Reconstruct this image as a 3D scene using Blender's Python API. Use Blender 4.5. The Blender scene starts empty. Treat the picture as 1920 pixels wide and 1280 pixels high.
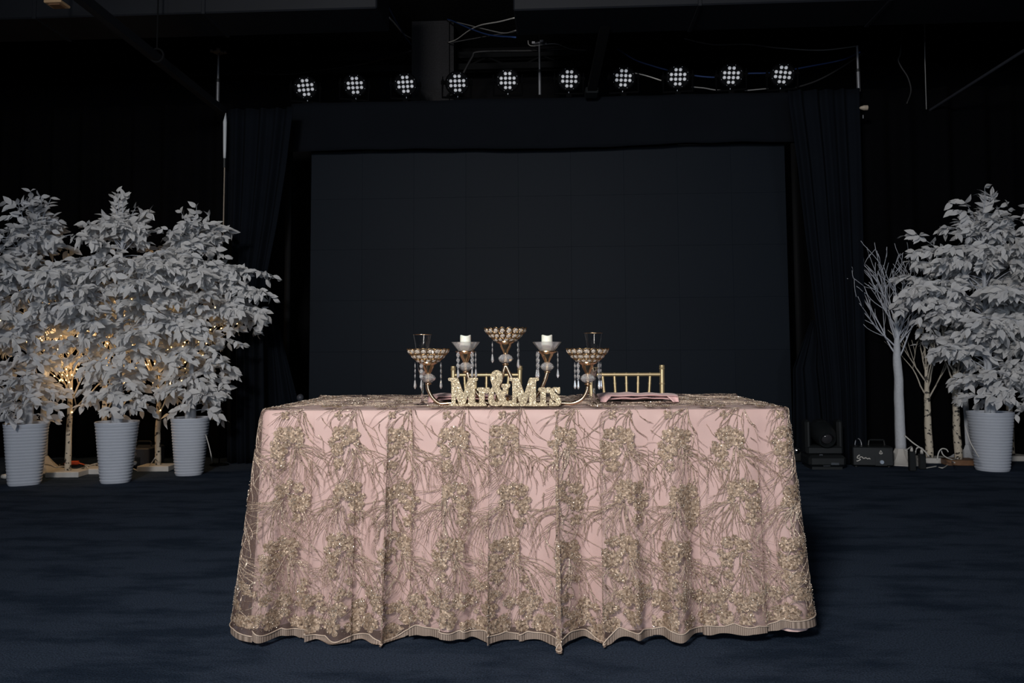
import bpy, math, random
import numpy as np
from mathutils import Vector, Matrix, Quaternion, noise as mnoise

random.seed(7)
PI = math.pi
scene = bpy.context.scene
C = bpy.context.collection

# ---------------------------------------------------------------- camera, light, exposure
F_PX, YAW, PITCH, ROLL, PY, CAM_H = 1548.0, 0.0568, 0.0675, -0.0057, 556.4, 0.96
cy_, sy_ = math.cos(YAW), math.sin(YAW)
cp_, sp_ = math.cos(PITCH), math.sin(PITCH)
FWD = Vector((-sy_ * cp_, cy_ * cp_, sp_))
_R = Vector((cy_, sy_, 0)); _U = _R.cross(FWD)
RIGHT = _R * math.cos(ROLL) + _U * math.sin(ROLL)
UP = _U * math.cos(ROLL) - _R * math.sin(ROLL)
CAM = Vector((0, 0, CAM_H))
cam_data = bpy.data.cameras.new('camera')
cam_data.sensor_width = 36
cam_data.lens = F_PX / 1920 * 36
cam_data.shift_y = (PY - 640) / 1920
cam_data.clip_start = 0.05
cam = bpy.data.objects.new('camera', cam_data)
C.objects.link(cam)
cam.matrix_world = Matrix(((RIGHT.x, UP.x, -FWD.x, CAM.x), (RIGHT.y, UP.y, -FWD.y, CAM.y), (RIGHT.z, UP.z, -FWD.z, CAM.z), (0, 0, 0, 1)))
scene.camera = cam

world = bpy.data.worlds.new('world'); scene.world = world
world.use_nodes = True
world.node_tree.nodes['Background'].inputs[0].default_value = (0.5, 0.6, 0.8, 1)
world.node_tree.nodes['Background'].inputs[1].default_value = 0.01

def area(name, loc, target, sx, sy, power, col):
    d = bpy.data.lights.new(name, 'AREA'); d.shape = 'RECTANGLE'; d.size = sx; d.size_y = sy
    d.energy = power; d.color = col
    o = bpy.data.objects.new(name, d); C.objects.link(o); o.location = loc
    o.rotation_euler = (Vector(target) - Vector(loc)).to_track_quat('-Z', 'Y').to_euler()
    return o
# the photographer's bounced flash, and the daylight windows of the hall behind the camera
flash = area('flash_light', (-1.3, -2.1, 3.1), (0.0, 5.2, 1.2), 0.8, 0.6, 83, (1.0, 0.95, 0.9))
flash.data.spread = math.radians(84)      # the beam of a flash head, not a bare bulb
for wx in (-3.4, 0.2, 3.6):
    area('window_light', (wx, -4.85, 1.7), (wx * 0.5, 6, 0.8), 1.2, 1.8, 52, (0.72, 0.84, 1.0))
area('added_fill_light', (0, -3.2, 4.3), (0, -4.2, 0), 5, 1.2, 30, (1.0, 0.93, 0.85))  # added unseen fill: brightens the rear walls that gold and crystal reflect

vs = scene.view_settings
vs.view_transform = 'Standard'; vs.look = 'None'; vs.exposure = 0; vs.gamma = 1; vs.use_curve_mapping = False

# ---------------------------------------------------------------- helpers
def ray(px, py):
    return (RIGHT * ((px - 960) / F_PX) + UP * (-(py - PY) / F_PX) + FWD)
def at(px, py, Y):
    d = ray(px, py); return CAM + d * (Y / d.y)
def onz(px, py, z=0.0):
    d = ray(px, py); return CAM + d * ((z - CAM_H) / d.z)

class MB:
    def __init__(s): s.v = []; s.f = []; s.m = []; s.mi = 0
    def add(s, vs_, fs):
        o = len(s.v); s.v.extend([tuple(p) for p in vs_])
        for f in fs: s.f.append(tuple(i + o for i in f)); s.m.append(s.mi)
    def box(s, c, sz, rz=0, tilt=None, bev=0):
        x, y, z = (k / 2 for k in sz)
        if bev:
            b = min(bev, x * .9, y * .9, z * .9)
            prof = [(x - b, y - b, -z), (x, y, -z + b), (x, y, z - b), (x - b, y - b, z)]
            vs_ = []; fs = []
            for (ax, ay, az) in prof:
                q = b if (ax, ay) == (x, y) else b * .3
                pts = [(ax - q, -ay), (ax, -ay + q), (ax, ay - q), (ax - q, ay), (-ax + q, ay), (-ax, ay - q), (-ax, -ay + q), (-ax + q, -ay)]
                vs_ += [(px, py, az) for px, py in pts]
            for k in range(3):
                for j in range(8):
                    a, b2 = k * 8 + j, k * 8 + (j + 1) % 8
                    fs.append((a, b2, b2 + 8, a + 8))
            fs.append(tuple(range(7, -1, -1))); fs.append(tuple(range(24, 32)))
        else:
            vs_ = [(i * x, j * y, k * z) for k in (-1, 1) for j in (-1, 1) for i in (-1, 1)]
            fs = [(0, 2, 3, 1), (4, 5, 7, 6), (0, 1, 5, 4), (2, 6, 7, 3), (0, 4, 6, 2), (1, 3, 7, 5)]
        M = tilt.to_matrix() if tilt else Matrix.Rotation(rz, 3, 'Z')
        c = Vector(c); s.add([M @ Vector(p) + c for p in vs_], fs)
    def tube(s, pts, r, n=8, cap=True):
        pts = [Vector(p) for p in pts]; k = len(pts)
        rs = r if isinstance(r, (list, tuple)) else [r] * k
        t0 = (pts[1] - pts[0]).normalized()
        u = t0.orthogonal().normalized(); vs_ = []
        for i in range(k):
            t = (pts[min(i + 1, k - 1)] - pts[max(i - 1, 0)])
            if t.length < 1e-9: t = t0
            t = t.normalized()
            u = (u - t * u.dot(t))
            u = u.normalized() if u.length > 1e-6 else t.orthogonal().normalized()
            w = t.cross(u)
            for j in range(n):
                a = 2 * PI * j / n
                vs_.append(pts[i] + (u * math.cos(a) + w * math.sin(a)) * rs[i])
        fs = [(i * n + j, i * n + (j + 1) % n, (i + 1) * n + (j + 1) % n, (i + 1) * n + j) for i in range(k - 1) for j in range(n)]
        if cap: fs += [tuple(range(n - 1, -1, -1)), tuple(range((k - 1) * n, k * n))]
        s.add(vs_, fs)
    def lathe(s, prof, c=(0, 0, 0), n=24, M=None, power=2.0, rot=0.0, wob=0.0, nw=0):
        vs_ = []; c = Vector(c)
        for (r, z) in prof:
            for j in range(n):
                a = 2 * PI * j / n
                ca, sa = math.cos(a), math.sin(a)
                q = 1.0 if power == 2.0 else (abs(ca) ** power + abs(sa) ** power) ** (-1 / power)
                if nw: q *= 1 + wob * math.cos(nw * a)
                p = Vector((r * q * math.cos(a + rot), r * q * math.sin(a + rot), z))
                vs_.append((M @ p if M else p) + c)
        k = len(prof)
        fs = [(i * n + j, i * n + (j + 1) % n, (i + 1) * n + (j + 1) % n, (i + 1) * n + j) for i in range(k - 1) for j in range(n)]
        if prof[0][0] > 1e-6 : fs.append(tuple(range(n - 1, -1, -1)))
        if prof[-1][0] > 1e-6 : fs.append(tuple(range((k - 1) * n, k * n)))
        s.add(vs_, fs)
    def torus(s, c, R_, r, M=None, n=16, m=6):
        vs_ = []; c = Vector(c)
        for i in range(n):
            a = 2 * PI * i / n
            for j in range(m):
                b = 2 * PI * j / m
                p = Vector(((R_ + r * math.cos(b)) * math.cos(a), (R_ + r * math.cos(b)) * math.sin(a), r * math.sin(b)))
                vs_.append((M @ p if M else p) + c)
        fs = [(i * m + j, ((i + 1) % n) * m + j, ((i + 1) % n) * m + (j + 1) % m, i * m + (j + 1) % m) for i in range(n) for j in range(m)]
        s.add(vs_, fs)
    def grid(s, fn, nu, nv, closed=False):
        vs_ = [fn(i / nu, j / nv) for j in range(nv + 1) for i in range(nu + 1)]
        w = nu + 1
        s.add(vs_, [(j * w + i, j * w + i + 1, (j + 1) * w + i + 1, (j + 1) * w + i) for j in range(nv) for i in range(nu)])
    def mesh(s, name, mats, smooth=False):
        me = bpy.data.meshes.new(name); me.from_pydata(s.v, [], s.f)
        for m in (mats if isinstance(mats, (list, tuple)) else [mats]): me.materials.append(m)
        if any(s.m): me.polygons.foreach_set('material_index', s.m)
        if smooth: me.polygons.foreach_set('use_smooth', [True] * len(s.f))
        me.update(); return me
    def build(s, name, mats, parent=None, smooth=False, auto=None):
        me = s.mesh(name, mats, smooth)
        if auto is not None:
            me.polygons.foreach_set('use_smooth', [True] * len(s.f))
            me.set_sharp_from_angle(angle=math.radians(auto))
        return link(name, me, parent)

def link(name, me, parent=None):
    o = bpy.data.objects.new(name, me); C.objects.link(o)
    if parent is not None:
        o.parent = parent
        if parent.type == 'EMPTY' and not parent.get('_own'):
            o.matrix_parent_inverse = Matrix.Translation(-parent.location)
    return o
def tag(o, label=None, cat=None, group=None, kind=None):
    if label: o['label'] = label
    if cat: o['category'] = cat
    if group: o['group'] = group
    if kind: o['kind'] = kind
    return o
def thing(name, loc, label, cat, group=None):
    o = bpy.data.objects.new(name, None); C.objects.link(o); o.location = loc; o.empty_display_size = .05
    return tag(o, label, cat, group)
def local(root, name, me, mat4):
    o = bpy.data.objects.new(name, me); C.objects.link(o); o.parent = root
    o.matrix_parent_inverse = Matrix.Translation(-root.location)
    o.matrix_basis = mat4
    return o

def mat(name, col, rough=.6, metal=0.0, var=0.12, vscale=12, bump=0.0, bscale=80, spec=.5, sheen=0.0, **kw):
    m = bpy.data.materials.new(name); m.use_nodes = True
    nt = m.node_tree; b = nt.nodes['Principled BSDF']
    b.inputs['Roughness'].default_value = rough; b.inputs['Metallic'].default_value = metal
    b.inputs['Specular IOR Level'].default_value = spec
    if sheen: b.inputs['Sheen Weight'].default_value = sheen
    tc = nt.nodes.new('ShaderNodeTexCoord')
    n = nt.nodes.new('ShaderNodeTexNoise'); n.inputs['Scale'].default_value = vscale; n.inputs['Detail'].default_value = 4
    nt.links.new(tc.outputs['Object'], n.inputs['Vector'])
    mx = nt.nodes.new('ShaderNodeMix'); mx.data_type = 'RGBA'
    mx.inputs['A'].default_value = (*[max(0, c * (1 - var)) for c in col], 1)
    mx.inputs['B'].default_value = (*[min(1, c * (1 + var)) for c in col], 1)
    nt.links.new(n.outputs['Fac'], mx.inputs['Factor'])
    nt.links.new(mx.outputs['Result'], b.inputs['Base Color'])
    if bump:
        n2 = nt.nodes.new('ShaderNodeTexNoise'); n2.inputs['Scale'].default_value = bscale; n2.inputs['Detail'].default_value = 3
        nt.links.new(tc.outputs['Object'], n2.inputs['Vector'])
        bp = nt.nodes.new('ShaderNodeBump'); bp.inputs['Strength'].default_value = bump; bp.inputs['Distance'].default_value = .01
        nt.links.new(n2.outputs['Fac'], bp.inputs['Height']); nt.links.new(bp.outputs['Normal'], b.inputs['Normal'])
    for k, v in kw.items(): b.inputs[k.replace('_', ' ')].default_value = v
    return m

def glitter(name, colA, colB, scale, spread, rough=.3, metal=.8):
    """flakes: every voronoi cell leans its own way"""
    m = bpy.data.materials.new(name); m.use_nodes = True
    nt = m.node_tree; b = nt.nodes['Principled BSDF']; L = nt.links.new; N = nt.nodes.new
    tc = N('ShaderNodeTexCoord'); v = N('ShaderNodeTexVoronoi'); v.inputs['Scale'].default_value = scale
    L(tc.outputs['Object'], v.inputs['Vector'])
    sub = N('ShaderNodeVectorMath'); sub.operation = 'SUBTRACT'; sub.inputs[1].default_value = (.5, .5, .5)
    L(v.outputs['Color'], sub.inputs[0])
    sc = N('ShaderNodeVectorMath'); sc.operation = 'SCALE'; sc.inputs['Scale'].default_value = spread
    L(sub.outputs[0], sc.inputs[0])
    g = N('ShaderNodeNewGeometry'); ad = N('ShaderNodeVectorMath'); L(g.outputs['Normal'], ad.inputs[0]); L(sc.outputs[0], ad.inputs[1])
    no = N('ShaderNodeVectorMath'); no.operation = 'NORMALIZE'; L(ad.outputs[0], no.inputs[0]); L(no.outputs[0], b.inputs['Normal'])
    mx = N('ShaderNodeMix'); mx.data_type = 'RGBA'; mx.inputs['A'].default_value = (*colA, 1); mx.inputs['B'].default_value = (*colB, 1)
    sep = N('ShaderNodeSeparateColor'); L(v.outputs['Color'], sep.inputs[0]); L(sep.outputs[1], mx.inputs['Factor'])
    L(mx.outputs['Result'], b.inputs['Base Color'])
    b.inputs['Roughness'].default_value = rough; b.inputs['Metallic'].default_value = metal
    return m

def emitter(name, col, strength):
    m = bpy.data.materials.new(name); m.use_nodes = True
    b = m.node_tree.nodes['Principled BSDF']
    b.inputs['Base Color'].default_value = (*col, 1)
    b.inputs['Emission Color'].default_value = (*col, 1); b.inputs['Emission Strength'].default_value = strength
    return m

def smooth_path(pts, k=6):
    pts = [Vector(p) for p in pts]; out = []
    P = [pts[0] * 2 - pts[1]] + pts + [pts[-1] * 2 - pts[-2]]
    for i in range(1, len(P) - 2):
        for j in range(k):
            t = j / k; a, b, c, d = P[i - 1], P[i], P[i + 1], P[i + 2]
            out.append(.5 * ((2 * b) + (c - a) * t + (2 * a - 5 * b + 4 * c - d) * t * t + (3 * b - a - 3 * c + d) * t ** 3))
    out.append(pts[-1]); return out

# ---------------------------------------------------------------- materials
M = {}
M['black_wall'] = mat('black_wall', (.006, .006, .007), .9, spec=.1)
M['ceiling'] = mat('ceiling_paint', (.012, .012, .013), .85, bump=.3, bscale=20, spec=.15)
M['duct'] = mat('duct_paint', (.0085, .0105, .015), .6, var=.25, vscale=3, spec=.3)
M['steel_black'] = mat('black_steel', (.006, .0065, .0075), .75, spec=.1)
M['velvet'] = mat('black_velvet', (.002, .0022, .003), .95, var=.3, vscale=3, spec=.05)
M['curtain'] = mat('stage_curtain', (.0050, .0068, .0105), .9, var=.2, vscale=4, spec=.05)
M['valance'] = mat('valance_cloth', (.0045, .006, .0092), .9, var=.15, vscale=3, bump=.1, bscale=6, spec=.1)
M['column'] = mat('fireproofed_column', (.031, .031, .034), .95, var=.4, vscale=60, bump=1.0, bscale=55, spec=.1)
M['black_plastic'] = mat('black_plastic', (.007, .009, .0105), .45, var=.2)
M['grey_plastic'] = mat('dark_grey_plastic', (.045, .05, .065), .5)
M['chrome'] = mat('chrome', (.8, .8, .82), .2, 1.0, var=.03)
M['steel'] = mat('brushed_steel', (.32, .33, .36), .4, .7)
M['white_pole'] = mat('white_upright', (.62, .66, .7), .5)
M['pot'] = mat('white_pot_plastic', (.52, .56, .64), .45, var=.04)
M['trunk'] = mat('white_wrapped_trunk', (.50, .53, .58), .7, var=.12, vscale=40, bump=.4, bscale=60)
M['whitewood'] = mat('white_painted_wood', (.55, .54, .52), .6, var=.1, vscale=20, bump=.2, bscale=40)
M['wood'] = mat('brown_wood', (.20, .105, .055), .55, var=.3, vscale=25)
M['white_cord'] = mat('white_cord', (.58, .57, .54), .5)
M['black_cord'] = mat('black_cord', (.01, .01, .012), .6)
M['blue_cord'] = mat('blue_cord', (.02, .05, .17), .5)
M['grey_cord'] = mat('grey_cord', (.25, .25, .25), .5)
M['orange'] = mat('orange_plug', (.75, .10, .03), .5)
M['tan'] = mat('tan_tile', (.55, .36, .2), .7)
M['gold_chair'] = mat('gold_lacquer', (.43, .335, .19), .4, .55, var=.12, vscale=30)
M['ivory'] = mat('ivory_cushion', (.6, .55, .48), .8)
M['gold'] = mat('polished_gold', (.86, .60, .37), .2, 1.0, var=.04)
M['gold_dark'] = mat('antique_gold_tube', (.72, .55, .38), .2, 1.0, var=.06)
M['gold_wire'] = mat('gold_wire', (.62, .40, .2), .3, 1.0, var=.05)
M['wax'] = mat('candle_wax', (.83, .80, .70), .5, var=.04, Subsurface_Weight=.2)
M['wick'] = mat('black_wick', (.02, .02, .02), .9)
M['napkin'] = mat('pink_napkin_cloth', (.66, .42, .41), .65, var=.06, bump=.15, bscale=300, sheen=.2)
M['sign'] = glitter('gold_glitter_sign', (.36, .28, .165), (.78, .67, .48), 420, 1.1, .4, .4)
M['sequin'] = glitter('champagne_sequins', (.36, .258, .185), (.95, .865, .77), 300, 1.6, .28, .45)
M['petal'] = glitter('gold_petal_embroidery', (.20, .130, .083), (.58, .445, .335), 170, 1.0, .5, .2)
M['thread'] = glitter('bronze_thread', (.30, .20, .14), (.84, .72, .60), 220, 1.3, .4, .25)
M['braid'] = mat('hem_braid', (.56, .45, .36), .6, var=.3, vscale=90)

def leafmat():
    m = bpy.data.materials.new('white_leaf'); m.use_nodes = True
    nt = m.node_tree; N = nt.nodes.new; L = nt.links.new
    b = nt.nodes['Principled BSDF']; out = nt.nodes['Material Output']
    oi = N('ShaderNodeObjectInfo'); mx = N('ShaderNodeMix'); mx.data_type = 'RGBA'
    mx.inputs['A'].default_value = (.66, .68, .72, 1); mx.inputs['B'].default_value = (.82, .81, .79, 1)
    tc = N('ShaderNodeTexCoord'); n = N('ShaderNodeTexNoise'); n.inputs['Scale'].default_value = 9
    L(tc.outputs['Object'], n.inputs['Vector'])
    ad = N('ShaderNodeMath'); ad.operation = 'ADD'; ad.use_clamp = True
    h = N('ShaderNodeMath'); h.operation = 'MULTIPLY'; h.inputs[1].default_value = .6
    L(oi.outputs['Random'], h.inputs[0]); L(n.outputs['Fac'], ad.inputs[0]); L(h.outputs[0], ad.inputs[1])
    sb = N('ShaderNodeMath'); sb.operation = 'SUBTRACT'; sb.inputs[1].default_value = .3; L(ad.outputs[0], sb.inputs[0])
    L(sb.outputs[0], mx.inputs['Factor']); L(mx.outputs['Result'], b.inputs['Base Color'])
    b.inputs['Roughness'].default_value = .55; b.inputs['Specular IOR Level'].default_value = .3
    t = N('ShaderNodeBsdfTranslucent'); L(mx.outputs['Result'], t.inputs['Color'])
    ms = N('ShaderNodeMixShader'); ms.inputs[0].default_value = .25
    L(b.outputs[0], ms.inputs[1]); L(t.outputs[0], ms.inputs[2]); L(ms.outputs[0], out.inputs['Surface'])
    return m
M['leaf'] = leafmat()

def birchmat(name, base, marks, amount):
    m = mat(name, base, .7, var=.1, vscale=30, bump=.3, bscale=50)
    nt = m.node_tree; N = nt.nodes.new; L = nt.links.new; b = nt.nodes['Principled BSDF']
    tc = N('ShaderNodeTexCoord'); mp = N('ShaderNodeMapping'); mp.inputs['Scale'].default_value = (26, 26, 30)
    L(tc.outputs['Object'], mp.inputs['Vector'])
    n = N('ShaderNodeTexNoise'); n.inputs['Scale'].default_value = 1.0; n.inputs['Detail'].default_value = 2; L(mp.outputs[0], n.inputs['Vector'])
    rp = N('ShaderNodeValToRGB'); rp.color_ramp.elements[0].position = amount; rp.color_ramp.elements[1].position = amount + .03
    rp.color_ramp.elements[0].color = (0, 0, 0, 1); rp.color_ramp.elements[1].color = (1, 1, 1, 1)
    L(n.outputs['Fac'], rp.inputs[0])
    old = b.inputs['Base Color'].links[0].from_socket
    mx = N('ShaderNodeMix'); mx.data_type = 'RGBA'; L(rp.outputs[0], mx.inputs['Factor']); L(old, mx.inputs['A'])
    mx.inputs['B'].default_value = (*marks, 1); L(mx.outputs['Result'], b.inputs['Base Color'])
    return m
M['birch'] = birchmat('birch_bark', (.60, .54, .44), (.05, .045, .04), .57)
M['twig'] = mat('pale_twig', (.50, .46, .39), .7)
M['whitetwig'] = mat('white_twig', (.50, .53, .60), .7)

def carpet():
    m = bpy.data.materials.new('navy_carpet'); m.use_nodes = True
    nt = m.node_tree; N = nt.nodes.new; L = nt.links.new; b = nt.nodes['Principled BSDF']
    b.inputs['Roughness'].default_value = 1; b.inputs['Specular IOR Level'].default_value = .05
    tc = N('ShaderNodeTexCoord'); mp = N('ShaderNodeMapping'); mp.inputs['Scale'].default_value = (1.2, 3.2, 1); L(tc.outputs['Object'], mp.inputs['Vector'])
    n1 = N('ShaderNodeTexNoise'); n1.inputs['Scale'].default_value = 1.6; n1.inputs['Detail'].default_value = 7; n1.inputs['Roughness'].default_value = .65; L(mp.outputs[0], n1.inputs['Vector'])
    n2 = N('ShaderNodeTexNoise'); n2.inputs['Scale'].default_value = 170; n2.inputs['Detail'].default_value = 3; L(tc.outputs['Object'], n2.inputs['Vector'])
    r = N('ShaderNodeValToRGB'); e = r.color_ramp.elements
    e[0].position = .40; e[0].color = (.0165, .027, .047, 1); e[1].position = .54; e[1].color = (.034, .049, .078, 1)
    L(n1.outputs['Fac'], r.inputs[0])
    mx = N('ShaderNodeMix'); mx.data_type = 'RGBA'; mx.blend_type = 'MULTIPLY'; mx.inputs['Factor'].default_value = 1
    r2 = N('ShaderNodeValToRGB'); e2 = r2.color_ramp.elements; e2[0].position = .3; e2[0].color = (.5, .5, .5, 1); e2[1].position = .7; e2[1].color = (1.45, 1.45, 1.45, 1)
    L(n2.outputs['Fac'], r2.inputs[0]); L(r.outputs[0], mx.inputs['A']); L(r2.outputs[0], mx.inputs['B']); L(mx.outputs['Result'], b.inputs['Base Color'])
    bp = N('ShaderNodeBump'); bp.inputs['Strength'].default_value = .6; bp.inputs['Distance'].default_value = .006
    L(n2.outputs['Fac'], bp.inputs['Height']); L(bp.outputs[0], b.inputs['Normal'])
    return m
M['carpet'] = carpet()

def ledmat():
    m = bpy.data.materials.new('led_panel_face'); m.use_nodes = True
    nt = m.node_tree; N = nt.nodes.new; L = nt.links.new; b = nt.nodes['Principled BSDF']
    b.inputs['Roughness'].default_value = .6; b.inputs['Specular IOR Level'].default_value = .12
    oi = N('ShaderNodeObjectInfo'); mx = N('ShaderNodeMix'); mx.data_type = 'RGBA'
    mx.inputs['A'].default_value = (.0042, .0082, .0150, 1); mx.inputs['B'].default_value = (.0048, .0092, .0166, 1)
    L(oi.outputs['Random'], mx.inputs['Factor'])
    tc = N('ShaderNodeTexCoord'); w = N('ShaderNodeTexWave'); w.inputs['Scale'].default_value = 40; w.bands_direction = 'X'
    L(tc.outputs['Object'], w.inputs['Vector'])
    m2 = N('ShaderNodeMix'); m2.data_type = 'RGBA'; m2.blend_type = 'MULTIPLY'; m2.inputs['Factor'].default_value = .25
    L(mx.outputs['Result'], m2.inputs['A']); L(w.outputs['Color'], m2.inputs['B']); L(m2.outputs['Result'], b.inputs['Base Color'])
    return m
M['led'] = ledmat()

def glass(name, col=(1, 1, 1), rough=0.0, ior=1.45):
    m = mat(name, col, rough, var=0.0)
    b = m.node_tree.nodes['Principled BSDF']; b.inputs['Transmission Weight'].default_value = 1; b.inputs['IOR'].default_value = ior
    return m
M['glass'] = glass('clear_glass')
def crystalmat(name, tint, mixf):
    m = glass(name, tint, .02, 1.6); nt = m.node_tree; N = nt.nodes.new; L = nt.links.new
    out = nt.nodes['Material Output']; b = nt.nodes['Principled BSDF']
    p = N('ShaderNodeBsdfPrincipled'); p.inputs['Base Color'].default_value = (*tint, 1); p.inputs['Roughness'].default_value = .12; p.inputs['Metallic'].default_value = .35
    ms = N('ShaderNodeMixShader'); ms.inputs[0].default_value = mixf
    L(b.outputs[0], ms.inputs[1]); L(p.outputs[0], ms.inputs[2]); L(ms.outputs[0], out.inputs['Surface'])
    return m
M['crystal'] = crystalmat('cut_crystal', (.95, .95, .96), .30)
M['bead'] = crystalmat('champagne_bead', (.95, .86, .76), .6)

def tulle():
    m = bpy.data.materials.new('champagne_tulle'); m.use_nodes = True
    nt = m.node_tree; N = nt.nodes.new; L = nt.links.new; out = nt.nodes['Material Output']
    b = nt.nodes['Principled BSDF']; b.inputs['Base Color'].default_value = (.50, .345, .30, 1); b.inputs['Roughness'].default_value = .6
    tr = N('ShaderNodeBsdfTransparent'); ms = N('ShaderNodeMixShader')
    tc = N('ShaderNodeTexCoord'); n = N('ShaderNodeTexNoise'); n.inputs['Scale'].default_value = 14; L(tc.outputs['Object'], n.inputs['Vector'])
    mr = N('ShaderNodeMapRange'); mr.inputs['To Min'].default_value = .15; mr.inputs['To Max'].default_value = .26; L(n.outputs['Fac'], mr.inputs['Value'])
    L(mr.outputs[0], ms.inputs[0]); L(tr.outputs[0], ms.inputs[1]); L(b.outputs[0], ms.inputs[2]); L(ms.outputs[0], out.inputs['Surface'])
    return m
M['tulle'] = tulle()

def satinmat():
    m = mat('pink_satin', (.67, .48, .452), .48, var=.05, vscale=3, bump=.12, bscale=9, spec=.35)
    b = m.node_tree.nodes['Principled BSDF']; b.inputs['Sheen Weight'].default_value = .15
    return m
M['satin'] = satinmat()

def hemmat():
    m = bpy.data.materials.new('fringed_hem'); m.use_nodes = True
    nt = m.node_tree; b = nt.nodes['Principled BSDF']; N = nt.nodes.new; L = nt.links.new; out = nt.nodes['Material Output']
    b.inputs['Roughness'].default_value = .7
    at_ = N('ShaderNodeAttribute'); at_.attribute_name = 'along'
    mu = N('ShaderNodeMath'); mu.operation = 'MULTIPLY'; mu.inputs[1].default_value = 1150; L(at_.outputs['Fac'], mu.inputs[0])
    sn = N('ShaderNodeMath'); sn.operation = 'SINE'; L(mu.outputs[0], sn.inputs[0])
    mr = N('ShaderNodeMapRange'); mr.inputs['From Min'].default_value = -1; L(sn.outputs[0], mr.inputs['Value'])
    mx = N('ShaderNodeMix'); mx.data_type = 'RGBA'; mx.inputs['A'].default_value = (.15, .11, .085, 1); mx.inputs['B'].default_value = (.36, .28, .23, 1)
    L(mr.outputs[0], mx.inputs['Factor']); L(mx.outputs['Result'], b.inputs['Base Color'])
    return m
M['hem'] = hemmat()

# ---------------------------------------------------------------- the hall
ST = 'structure'
def struct(name, mb, m, label=None):
    return tag(mb.build(name, m), label, None, None, ST)
b = MB(); b.box((0, 2, -.05), (14.4, 14.4, .1)); struct('floor', b, M['carpet'], 'navy blue carpet with brushed streaks')
b = MB(); b.box((0, 2, 4.45), (14.4, 14.4, .1)); struct('ceiling', b, M['ceiling'], 'black painted ceiling')
b = MB(); b.box((0, 9.15, 2.2), (14.4, .1, 4.4)); struct('wall_back', b, M['black_wall'], 'black wall behind the stage curtains')
b = MB(); b.box((-7.15, 2, 2.2), (.1, 14.4, 4.4)); struct('wall_left', b, M['black_wall'], 'black wall on the left')
b = MB(); b.box((7.15, 2, 2.2), (.1, 14.4, 4.4)); struct('wall_right', b, M['black_wall'], 'black wall on the right')
b = MB(); b.box((0, -5.15, 2.2), (14.4, .1, 4.4)); struct('wall_front', b, mat('hall_wall', (.72, .70, .67), .8), 'grey wall behind the camera')
# fireproofed steel column behind the lights
pL, pR = at(772, 100, 8.3), at(842, 100, 8.3)
b = MB(); cx = (pL.x + pR.x) / 2; w = pR.x - pL.x
b.grid(lambda u, v: (cx - w / 2 + u * w, 8.3 + .004 * mnoise.noise((u * 20, v * 80, 0)), v * 4.4), 10, 80)
b.box((cx, 8.46, 2.2), (w * .99, .3, 4.39)); b.box((cx + w * .56, 8.44, 2.2), (w * .1, .2, 4.39))
tag(b.build('trim_1', M['column']), 'grey rough-coated column behind the stage lights', None, None, ST)

# ---------------------------------------------------------------- curtains and LED wall
def curtain(name, Yc, left, right, ztop, label, m, folds, amp, group, seed, zbot=.01, cat='curtain', nu=90, nv=26):
    """left / right: lists of (z, x) giving the side edges from floor to top"""
    L_, R_ = np.array(left), np.array(right)
    def fn(u, v):
        z = zbot + (ztop - zbot) * v
        xl = np.interp(z, L_[:, 0], L_[:, 1]); xr = np.interp(z, R_[:, 0], R_[:, 1])
        a = u * folds * 2 * PI + .5 * math.sin(v * 3 + seed)
        y = Yc + amp * (math.sin(a) + .45 * math.sin(a * 1.7 + seed)) * (1 - .35 * v) + .02 * mnoise.noise((u * 3 + seed, v * 2, 1))
        return (xl + (xr - xl) * u, y, z)
    b = MB(); b.grid(fn, nu, nv)
    o = b.build(name, m, smooth=True)
    md = o.modifiers.new('thickness', 'SOLIDIFY'); md.thickness = .004
    return tag(o, label, cat, group)
def ex(pts, Y):       # pixel edge -> (z, x) list sorted by z
    q = [at(x, y, Y) for x, y in pts]; q = sorted((p.z, p.x) for p in q); return q
G = 'black stage curtains'
curtain('stage_curtain', 7.2, ex([(424, 868), (422, 400), (421, 205)], 7.2), ex([(498, 868), (494, 620), (500, 520), (520, 420), (536, 320), (550, 205)], 7.2), at(500, 203, 7.2).z,
        'black curtain left of the LED wall, swept aside near the top', M['curtain'], 5, .03, G, 1)
curtain('stage_curtain', 7.42, ex([(480, 868), (492, 640), (499, 540)], 7.42), ex([(590, 868), (557, 745), (530, 640), (504, 540)], 7.42), at(500, 540, 7.42).z,
        'flared lower curtain flap left of the LED wall', M['curtain'], 3, .03, G, 2)
curtain('stage_curtain', 7.2, ex([(1553, 868), (1545, 720), (1530, 600), (1512, 450), (1495, 300), (1478, 180)], 7.2), ex([(1625, 868), (1618, 500), (1612, 170)], 7.2), at(1550, 168, 7.2).z,
        'black curtain right of the LED wall, behind the moving head light', M['curtain'], 5, .03, G, 3)
curtain('stage_curtain', 7.42, ex([(1486, 868), (1487, 690), (1512, 625), (1522, 600)], 7.42), ex([(1575, 868), (1560, 740), (1545, 640), (1530, 600)], 7.42), at(1526, 600, 7.42).z,
        'flared lower curtain flap right of the LED wall', M['curtain'], 3, .03, G, 4)
curtain('stage_curtain', 7.6, [(0, -6.9), (4, -6.9)], [(0, at(430, 600, 7.6).x), (4, at(430, 600, 7.6).x)], 3.35,
        'black velvet curtain behind the white trees on the left', M['velvet'], 14, .05, G, 5, nu=200)
curtain('stage_curtain', 7.6, [(0, at(1608, 600, 7.6).x), (4, at(1608, 600, 7.6).x)], [(0, 6.9), (4, 6.9)], 3.35,
        'black velvet curtain behind the bare twig trees on the right', M['velvet'], 14, .05, G, 6, nu=200)

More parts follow.
